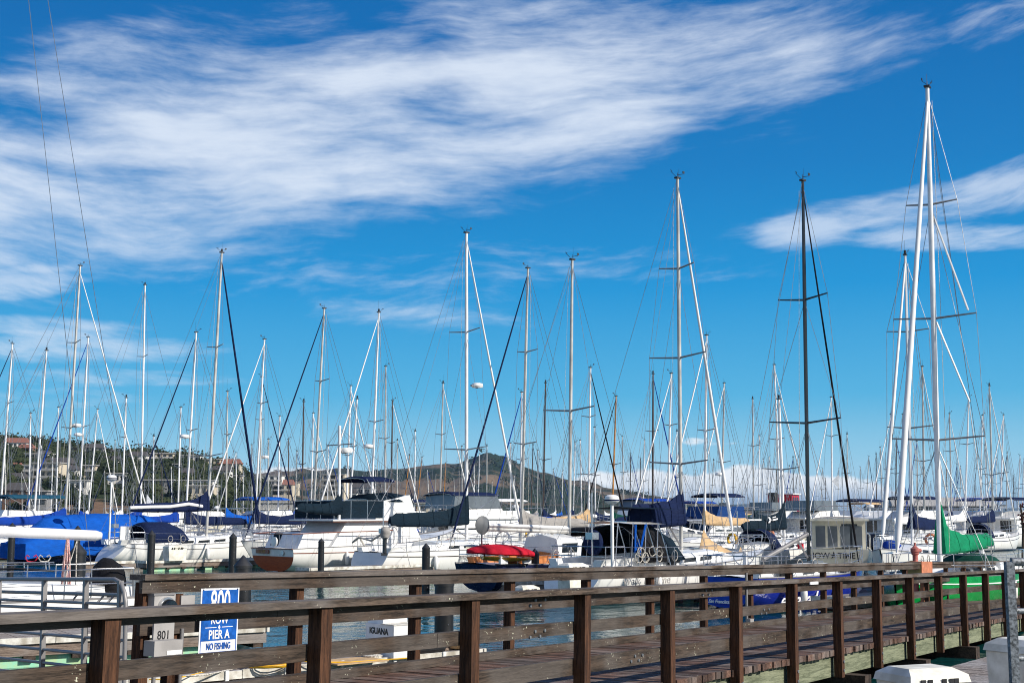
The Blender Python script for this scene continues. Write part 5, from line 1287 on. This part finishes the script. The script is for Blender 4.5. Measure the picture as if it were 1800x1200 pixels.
# ---------------------------------------------------------------- hills
def ridge(tab,u):
    for (a,b),(c,d) in zip(tab,tab[1:]):
        if a<=u<=c: k=(u-a)/(c-a); k=k*k*(3-2*k)*.5+k*.5; return b+(d-b)*k
    return tab[0][1] if u<tab[0][0] else tab[-1][1]
from mathutils import noise as NZ
HILL_F={}
def hill(name,label,tab,Yn,Yr,Yf,mat,px0,px1,nx=120,ny=34,rough=3.0,amp=.10):
    tab_=[(a,(900-b)*Yr/F+CAMZ) for a,b in tab]
    def hgt(px,Y):
        top=ridge(tab_,px)
        if Y<=Yr: k=(Y-Yn)/(Yr-Yn); f=k**.8*(1-.0*k)
        else: f=max(0,1-((Y-Yr)/(Yf-Yr))**1.5)
        p=V((px/F*Yr*.02,Y*.02,0)); n=NZ.fractal(p*(60/Yr*rough+.4),1,2,6)
        return max(-3,top*f+n*amp*top*(min(1,f*3))*(1 if Y<Yr*.97 or Y>Yr*1.02 else .35))-.6
    HILL_F[name]=hgt
    m=MB(); vs=[]
    for j in range(ny+1):
        Y=Yn+(Yf-Yn)*(j/ny)**1.0
        for i in range(nx+1):
            px=px0+(px1-px0)*i/nx; vs.append(((px-900)/F*Y*1.0086,Y,hgt(px,Y)))
    m.add(vs,[(j*(nx+1)+i,j*(nx+1)+i+1,(j+1)*(nx+1)+i+1,(j+1)*(nx+1)+i) for j in range(ny) for i in range(nx)])
    o=m.build(name,mat,None,180); tag(o,label,kind='structure'); return hgt
def landmat(name,dry,green,rock,sc,thr=(.45,.55),mix=.5):
    m=bpy.data.materials.new(name); m.use_nodes=True; t=NT(m.node_tree); b=t.n['Principled BSDF']
    g=t.node('ShaderNodeNewGeometry').outputs['Position']
    a=t.noise(g,sc,8,.68,.3); c=t.noise(g,sc*6,5,.6); d=t.noise(g,sc*.35,3,.5)
    col=t.mix(t.ss(c,.35,.7),tuple(.75*q for q in dry),dry); gr=t.mix(t.ss(c,.3,.7),tuple(.5*q for q in green),green)
    f=t.ss(t.m('ADD',a,t.m('MULTIPLY',t.m('SUBTRACT',d,.5),.5)),thr[0],thr[1]); col=t.mix(f,col,gr)
    if rock: col=t.mix(t.m('MULTIPLY',t.ss(t.noise(g,sc*1.7,4,.6),.60,.66),.8),col,rock)
    t.put(b.inputs['Base Color'],col); b.inputs['Roughness'].default_value=.95; b.inputs['Specular IOR Level'].default_value=.1
    bn=t.node('ShaderNodeBump'); bn.inputs['Distance'].default_value=.6/sc*.03; t.put(bn.inputs['Height'],c); t.put(b.inputs['Normal'],bn.outputs[0])
    return m
T1=[(-700,800),(-200,765),(0,786),(60,796),(130,803),(200,806),(300,815),(370,822),(415,834),(440,850),(470,872),(520,893),(600,902)]
h1=hill('near_hill','wooded hillside with houses falling to the shore',T1,380,680,1100,landmat('hillside earth',(.20,.13,.085),(.035,.050,.022),(.30,.21,.14),.035,(.36,.5)),-700,640,110,40,rough=6,amp=.06)
T2=[(100,862),(300,852),(430,842),(500,832),(560,827),(600,824),(650,830),(700,826),(750,820),(800,818),(830,806),(850,799),(865,797),(885,806),(920,822),(960,836),(1010,846),(1080,860),(1160,874),(1260,886),(1330,894),(1420,902)]
h2=hill('mountain','dry brown ridge with dark wooded slopes and one pointed summit',T2,1500,2600,4200,landmat('dry ridge',(.19,.138,.092),(.024,.040,.020),None,.0045,(.43,.53)),40,1460,200,44,rough=9,amp=.16)
T3=[(900,880),(1050,884),(1180,888),(1272,886),(1333,884),(1367,887),(1392,890),(1433,894),(1480,897),(1560,893),(1640,890),(1720,893),(1800,894),(2300,890)]
h3=hill('far_mountain','distant blue mountain across the bay',T3,9500,10400,11800,landmat('far ridge',(.12,.10,.08),(.03,.045,.03),None,.002,(.4,.6)),700,2400,90,14,rough=6,amp=.10)
# ---------------------------------------------------------------- trees
def leafmat(name,c,c2):
    m=bpy.data.materials.new(name); m.use_nodes=True; t=NT(m.node_tree); b=t.n['Principled BSDF']
    g=t.node('ShaderNodeNewGeometry').outputs['Position']; a=t.noise(g,.045,4,.6); q=t.noise(g,1.6,2,.6)
    t.put(b.inputs['Base Color'],t.mix(t.ss(t.m('ADD',t.m('MULTIPLY',a,.6),t.m('MULTIPLY',q,.4)),.35,.65),c,c2)); b.inputs['Roughness'].default_value=.8; b.inputs['Specular IOR Level'].default_value=.15
    return m
M['leaf']=leafmat('evergreen leaves',(.012,.022,.009),(.044,.054,.022)); M['leafo']=leafmat('olive leaves',(.030,.040,.014),(.095,.105,.045)); M['trunk']=pbr('tree bark',(.09,.065,.045),.9)
def crown(m,c,rx,rz,n,sz,rn,kind=0):
    for _ in range(n):
        while 1:
            p=V((rn.uniform(-1,1),rn.uniform(-1,1),rn.uniform(-1,1)))
            if .25<p.length<1: break
        if kind==1: p.x*=(1-(p.z+1)*.42); p.y*=(1-(p.z+1)*.42)
        q=V((c[0]+p.x*rx,c[1]+p.y*rx,c[2]+p.z*rz)); s_=sz*rn.uniform(.6,1.4)
        a=V((rn.gauss(0,1),rn.gauss(0,1),rn.gauss(0,1))).normalized(); b=a.cross(V((rn.gauss(0,1),rn.gauss(0,1),rn.gauss(0,1)))).normalized()
        m.add([q-a*s_,q+b*s_*.7,q+a*s_,q-b*s_*.7],[(0,1,2,3)])
def blob(m,c,rx,rz,rn):
    n1,n2=8,5; s_=rn.uniform(0,99); vs=[]
    for j in range(n2+1):
        a=math.pi*j/n2
        for i in range(n1):
            q=2*math.pi*i/n1; d=V((math.cos(q)*math.sin(a),math.sin(q)*math.sin(a),math.cos(a))); k=1+.45*NZ.noise(d*1.6+V((s_,0,0)))
            vs.append((c[0]+d.x*rx*k,c[1]+d.y*rx*k,c[2]+d.z*rz*k))
    m.add(vs,[(j*n1+i,j*n1+(i+1)%n1,(j+1)*n1+(i+1)%n1,(j+1)*n1+i) for j in range(n2) for i in range(n1)])
def woods():
    rn=random.Random(21); m=MB()
    for _ in range(2300):
        px=rn.uniform(-260,470); Y=rn.uniform(395,720); z=h1(px,Y)
        n=NZ.noise(V((px*.012,Y*.012,3)))
        if z<1.5 or n<-.34: continue
        if 150<px<235 and Y<520 and rn.random()<.9: continue
        if 240<px<420 and Y<470 and rn.random()<.7: continue
        r=rn.uniform(2.4,5.4)*(Y/600); X=(px-900)/F*Y*1.0086
        for k in range(2): crown(m,(X+rn.uniform(-r,r)*.5,Y+rn.uniform(-r,r)*.5,z+r*.7+rn.uniform(-.2,.5)*r),r*.8,r*rn.uniform(.6,.9),26,.60*Y/600,rn); blob(m,(X,Y,z+r*.55),r*.85,r*.72,rn)
    o=m.build('hillside_woods',M['leaf']); tag(o,'dense dark evergreen woods covering the hillside between the houses',kind='stuff')
    m=MB()
    for _ in range(420):
        px=rn.uniform(-100,1150); Y=rn.uniform(1650,2560); z=h2(px,Y)
        if z<6 or NZ.noise(V((px*.01,Y*.003,7)))<.0: continue
        X=(px-900)/F*Y*1.0086; crown(m,(X,Y,z+2),9,5,34,1.9,rn)
    o=m.build('mountain_woods',M['leaf']); tag(o,'dark scrub woods scattered in patches over the dry ridge',kind='stuff')
woods()
TREES=[(172,772,3.3,0,'round topped dark tree standing alone on the ridge over the grey gabled house'),(86,790,4,0,'bushy dark tree beside the white hilltop house'),(118,795,3.6,0,'broad dark tree on the skyline before the tall grey mast'),(140,798,3.8,0,'low dark tree on the skyline behind the radar dome masts'),
(190,790,4.2,0,'wide spreading dark tree on the skyline beyond the grey gabled house'),(205,792,3.4,0,'bushy tree beside the wide spreading dark one on the skyline'),(228,800,3,0,'small dark tree on the skyline near the white mast foot'),(262,792,3.2,1,'pointed dark conifer on the skyline near the paired spreader mast'),
(286,793,4.0,0,'flat topped dark tree beside the skyline houses'),(300,802,3,0,'small round tree behind the navy furled jib'),(322,803,3.6,0,'dark bushy tree on the skyline by the pale house'),(358,806,3.4,1,'slim conifer on the skyline behind the navy hood sloop mast'),
(243,790,2.6,1,'tall narrow conifer behind the white mast with paired spreaders'),(405,820,3,0,'dark tree at the falling end of the wooded hill'),(430,822,3.4,2,'layered dark conifer with flat branches at the end of the hill'),(50,790,3.4,0,'dark tree beside the red roofed hilltop mansion'),(-8,778,4,0,'dark tree at the edge of the red roofed mansion')]
def tree(px,ytop,w,kind,label):
    rn=random.Random(int(px)+99); Y=660; z0=h1(px,Y)-.5; T=at(px,ytop,Y); H_=max(4,T.z-z0); o=empty('pine_tree' if kind else 'oak_tree',(T.x,Y,z0)); tag(o,label,'tree','skyline trees on the hill')
    MB().tube([(0,0,0),(.2,0,H_*.45),(.1,0,H_*.9)],[.32,.2,.05],7).build('trunk',M['trunk'],o); t=MB()
    m=MB()
    if kind==0:
        for k in range(5): 
            a=k*1.26; c=(math.cos(a)*w*.45,math.sin(a)*w*.45,H_*.70+rn.uniform(-.12,.14)*H_); crown(m,c,w*.5,H_*.20,70,.36,rn); t.tube([(.15,0,H_*.4),c],[.12,.04],5)
        crown(m,(0,0,H_*.86),w*.45,H_*.14,70,.34,rn)
        t.build('limbs',M['trunk'],o)
    elif kind==1: crown(m,(0,0,H_*.56),w*.55,H_*.45,300,.34,rn,1)
    else:
        for k in range(8): zz=H_*(.25+.75*k/8); crown(m,(0,0,zz),w*(1.0-.75*k/8),.22,60,.34,rn)
    m.build('crown',M['leaf'] if px%3 else M['leafo'],o)
for q in TREES: tree(*q)
# ---------------------------------------------------------------- houses
HM={'w':pbr('white house wall',(.74,.72,.67),.8,var=.05),'c':pbr('cream house wall',(.56,.49,.37),.8,var=.05),'b':pbr('brown house wall',(.16,.09,.06),.8),'g':pbr('grey house wall',(.25,.25,.25),.8),'r':pbr('red tile roof',(.24,.10,.07),.85),'d':pbr('dark shingle roof',(.07,.065,.065),.9),'p':pbr('pale roof',(.40,.39,.37),.8)}
def house(px,py,Y,w,h,d,wall,roof,label,kind='gable',rz=0,st=2,nw=4,cat='house'):
    p=at(px,py,Y); o=empty('hillside_house' if Y>400 else 'shore_house',(p.x,p.y,p.z),R(rz)); tag(o,label,cat,'houses on the hillside')
    z0=-3; k_=1.0 if Y<345 else 1.12; w*=k_; h*=(.75 if Y<345 else 1.12)
    wl=MB().bx(-w/2,w/2,0,d,z0,h).build('wall',HM[wall],o)
    if kind=='gable': MB().add([(-w/2-.4,-.5,h-.0),(w/2+.4,-.5,h-.0),(w/2+.4,d+.5,h),(-w/2-.4,d+.5,h),(-w/2+.6,d/2,h+min(w*.16,3)*(.45 if Y<345 else 1)+.8),(w/2-.6,d/2,h+min(w*.16,3)*(.45 if Y<345 else 1)+.8)],[(0,1,5,4),(2,3,4,5),(0,4,3),(1,2,5),(0,3,2,1)]).build('roof',HM[roof],o)
    else: MB().bx(-w/2-.5,w/2+.5,-.6,d+.4,h+.002,h+.35).build('roof',HM[roof],o)
    fh=h/st
    for s_ in range(st):
        for k in range(nw):
            x=-w/2+w*(k+.5)/nw; ww=w/nw*.3; MB().bx(x-ww,x+ww,-.04,.02,s_*fh+fh*.28,s_*fh+fh*.80).build('window',M['glass'],wl)
        if s_: MB().bx(-w/2,w/2,-1.0,-.002,s_*fh-.12,s_*fh+.02).build('balcony',HM['w'],o); MB().bx(-w/2,w/2,-1.03,-1.001,s_*fh+.021,s_*fh+.8).build('balcony_rail',HM['p'],o)
    return o
HS=[(118,842,500,6,3.2,5,'w','d','white cottage with dark roof amid the trees beyond the tall grey mast','gable',0,1,2),(150,838,520,7,4,5,'c','p','cream two storey house amid the trees beyond the twin radar domes','flat',0,2,3),(205,848,490,6,3,5,'w','p','small white flat house above the tan bank','flat',0,1,3),(232,838,540,7,3.5,5,'w','d','white gabled house amid the trees behind the white mast foot','gable',0,1,3),(262,838,540,6,3,5,'b','d','brown cottage amid the trees near the navy furled jib','gable',0,1,2),(300,832,560,7,3.5,5,'w','p','white house half way up the slope behind the navy furled jib','flat',0,2,3),(322,846,520,7,3,5,'c','d','cream cottage on the slope behind the radar dome mast','gable',0,1,3),(385,842,540,8,3,5,'w','d','white long cottage on the slope behind the navy hood sloop mast','gable',0,1,4),(410,850,560,6,3,5,'c','p','cream flat cottage near the end of the wooded hill','flat',0,1,2),(45,828,560,6,3.5,5,'w','p','white flat house under the brown red roofed wing','flat',0,2,2),(132,862,450,7,3,5,'w','p','low white house near the shore beyond the tall grey mast','flat',0,1,4),(22,858,470,7,3.2,5,'c','d','cream cottage near the shore under the low white house','gable',0,1,3),(26,797,600,9,4.5,8,'w','r','white mansion with red tiled roof and chimney at the top of the hill','gable',8,2,5),(40,800,596,6,3,6,'b','r','brown wing with red roof beside the hilltop mansion','gable',-10,1,2),(8,822,560,8,4,6,'c','p','cream flat roofed house below the mansion','flat',5,2,3),
(64,816,560,9,4,6,'w','p','white two storey house with balconies below the skyline','flat',-5,2,4),(77,817,565,6,4,6,'w','d','white gabled house beside the two storey one with balconies','gable',20,2,2),(99,832,520,10,3.5,6,'b','d','brown shingled house with wide windows amid the trees','gable',0,1,4),
(62,850,480,8,6,6,'w','p','pale three storey apartment house on stilts above the shore','flat',0,3,3),(80,852,478,9,7,6,'c','p','cream stepped apartment house with long balconies','flat',-8,3,4),(14,838,500,8,3,5,'w','r','low white house under trees beside the shroud lines','gable',0,1,3),
(165,808,620,8,5,7,'g','d','grey house with steep dark gable on the skyline','gable',10,2,3),(188,826,560,8,3.5,6,'w','d','white house with dark roof half way down the hill','gable',-12,1,3),(186,805,640,5,3,5,'w','d','small white skyline house under the spreading tree','gable',0,1,2),
(240,818,590,7,4,6,'w','d','white skyline house behind the white mast','gable',0,2,3),(212,808,650,9,2.8,6,'g','d','long low grey skyline house','flat',0,1,4),(284,814,600,9,4,7,'c','p','cream flat roofed skyline house','flat',6,2,4),(335,816,610,8,3.6,6,'w','p','white skyline house left of the dark conifer'.replace(' left of',' next to'),'flat',0,1,3),
(372,822,600,7,3.4,6,'c','p','small cream skyline house behind the tall grey mast','flat',0,1,3),(402,828,600,9,3,6,'c','r','cream house with tiled roof at the end of the ridge','gable',0,1,3),(33,884,400,9,3.5,6,'b','d','dark shore house with pale deck under the trees','gable',0,1,4),(65,890,392,5,4,5,'g','p','grey square waterfront house by the shore','flat',0,2,2),
(345,862,450,10,3,6,'w','p','long white house on the bare slope','flat',0,1,5),(352,872,430,8,3,6,'c','p','cream house below the long white one','flat',0,1,4),(278,858,460,9,2.5,5,'g','p','low grey house on the bank above the flybridge cruiser','flat',0,1,4),(472,862,900,16,9,12,'w','p','white terraced house on the shoulder behind the crossed jibs','flat',0,3,4),(488,872,900,18,7,12,'c','r','cream villa with tiled roof below the terraced house','gable',0,2,4),
(505,864,1000,14,6,10,'c','p','small cream house on the far shoulder','flat',0,2,3),(585,874,900,14,14,12,'c','p','pale four storey apartment block beside the trawler mast','flat',-10,4,3),(628,872,1000,18,6,10,'g','d','grey gabled house beyond the trawler bimini','gable',0,1,4),(607,880,950,14,5,10,'w','d','white house beside the pale apartment block','gable',0,1,4),
(490,905,260,8.5,3.2,6,'w','p','modern white waterfront building with big glass windows and sloping flat roof','flat',8,2,6),(520,905,262,6,2.0,6,'w','p','low glazed wing of the modern waterfront building','flat',8,1,5),(1662,905,330,26,3,10,'g','p','long grey roofed boat shed beyond the marina at the far shore','gable',0,1,10),(1598,907,335,18,2.6,9,'g','d','low dark roofed shed beyond the spiral wrapped jib','gable',0,1,7),(690,903,420,20,3,9,'c','p','low cream shore building behind the trawler flybridge','flat',0,1,8)]
for q in HS: house(*q)
# bushes on the shore, a red leaved tree at the right edge
def shorebits():
    rn=random.Random(31); m=MB()
    for _ in range(160): px=rn.uniform(-60,460); Y=rn.uniform(372,392); crown(m,((px-900)/F*Y,Y,1.2),2.2,1.2,16,.35,rn)
    tag(m.build('shore_bushes',M['leafo']),'low olive bushes along the shore under the hillside',kind='stuff')
    m=MB()
    for _ in range(26): px=rn.uniform(165,215); Y=rn.uniform(366,371); crown(m,((px-900)/F*Y,Y,1.6),1.5,.5,22,.20,rn)
    tag(m.build('yellow_flowers',pbr('yellow petals',(.55,.33,.02),.8)),'patch of yellow flowers on the bank beyond the tarpaulin boat',kind='stuff')
    p=at(1796,935,75); o=empty('plum_tree',(p.x,p.y,0)); tag(o,'dark red leaved tree at the shore beyond the green boom end','tree')
    MB().tube([(0,0,0),(.1,0,1.8),(0,0,3.4)],[.12,.09,.03],7).build('trunk',M['trunk'],o); m=MB(); crown(m,(.6,0,2.7),.7,1.0,420,.09,rn); m.build('crown',leafmat('dark red leaves',(.05,.008,.010),(.16,.025,.03)),o)
    # the land the far sheds stand on
    m=MB().bx(60,190,326,420,-1,.9); tag(m.build('far_bank',landmat('bank earth',(.16,.12,.08),(.04,.05,.02),None,.1)),'low bank of land beyond the marina',kind='structure')
    m=MB().bx(-60,-38,256,280,-1,1.0); tag(m.build('far_bank',bpy.data.materials['bank earth']),'low bank under the modern waterfront building',kind='structure')
shorebits()
# ---------------------------------------------------------------- haze
def haze():
    m=bpy.data.materials.new('sea haze'); m.use_nodes=True; t=NT(m.node_tree); t.n.clear()
    v=t.node('ShaderNodeVolumePrincipled'); v.inputs['Color'].default_value=(.38,.64,.95,1); v.inputs['Density'].default_value=HAZE_D; v.inputs['Anisotropy'].default_value=.1
    o=t.node('ShaderNodeOutputMaterial'); t.l.new(v.outputs[0],o.inputs['Volume'])
    b=MB().bx(-9500,9500,-30,12500,-4,135).build('haze',m); tag(b,'thin blue sea haze over the bay',kind='stuff')
HAZE_D=5e-5
haze()
# ---------------------------------------------------------------- lettering to meshes
def letters():
    dg=bpy.context.evaluated_depsgraph_get(); bpy.context.view_layer.update()
    for o in [o for o in S.objects if o.type=='FONT']:
        me=bpy.data.meshes.new_from_object(o.evaluated_get(dg)); n=o.name; mt=o.data.materials[0]
        k=bpy.data.objects.new('tmp',me); C.objects.link(k); k.parent=o.parent; k.matrix_local=o.matrix_local.copy()
        me.materials.clear(); me.materials.append(mt)
        bpy.data.objects.remove(o); k.name=n; me.name=n
letters()
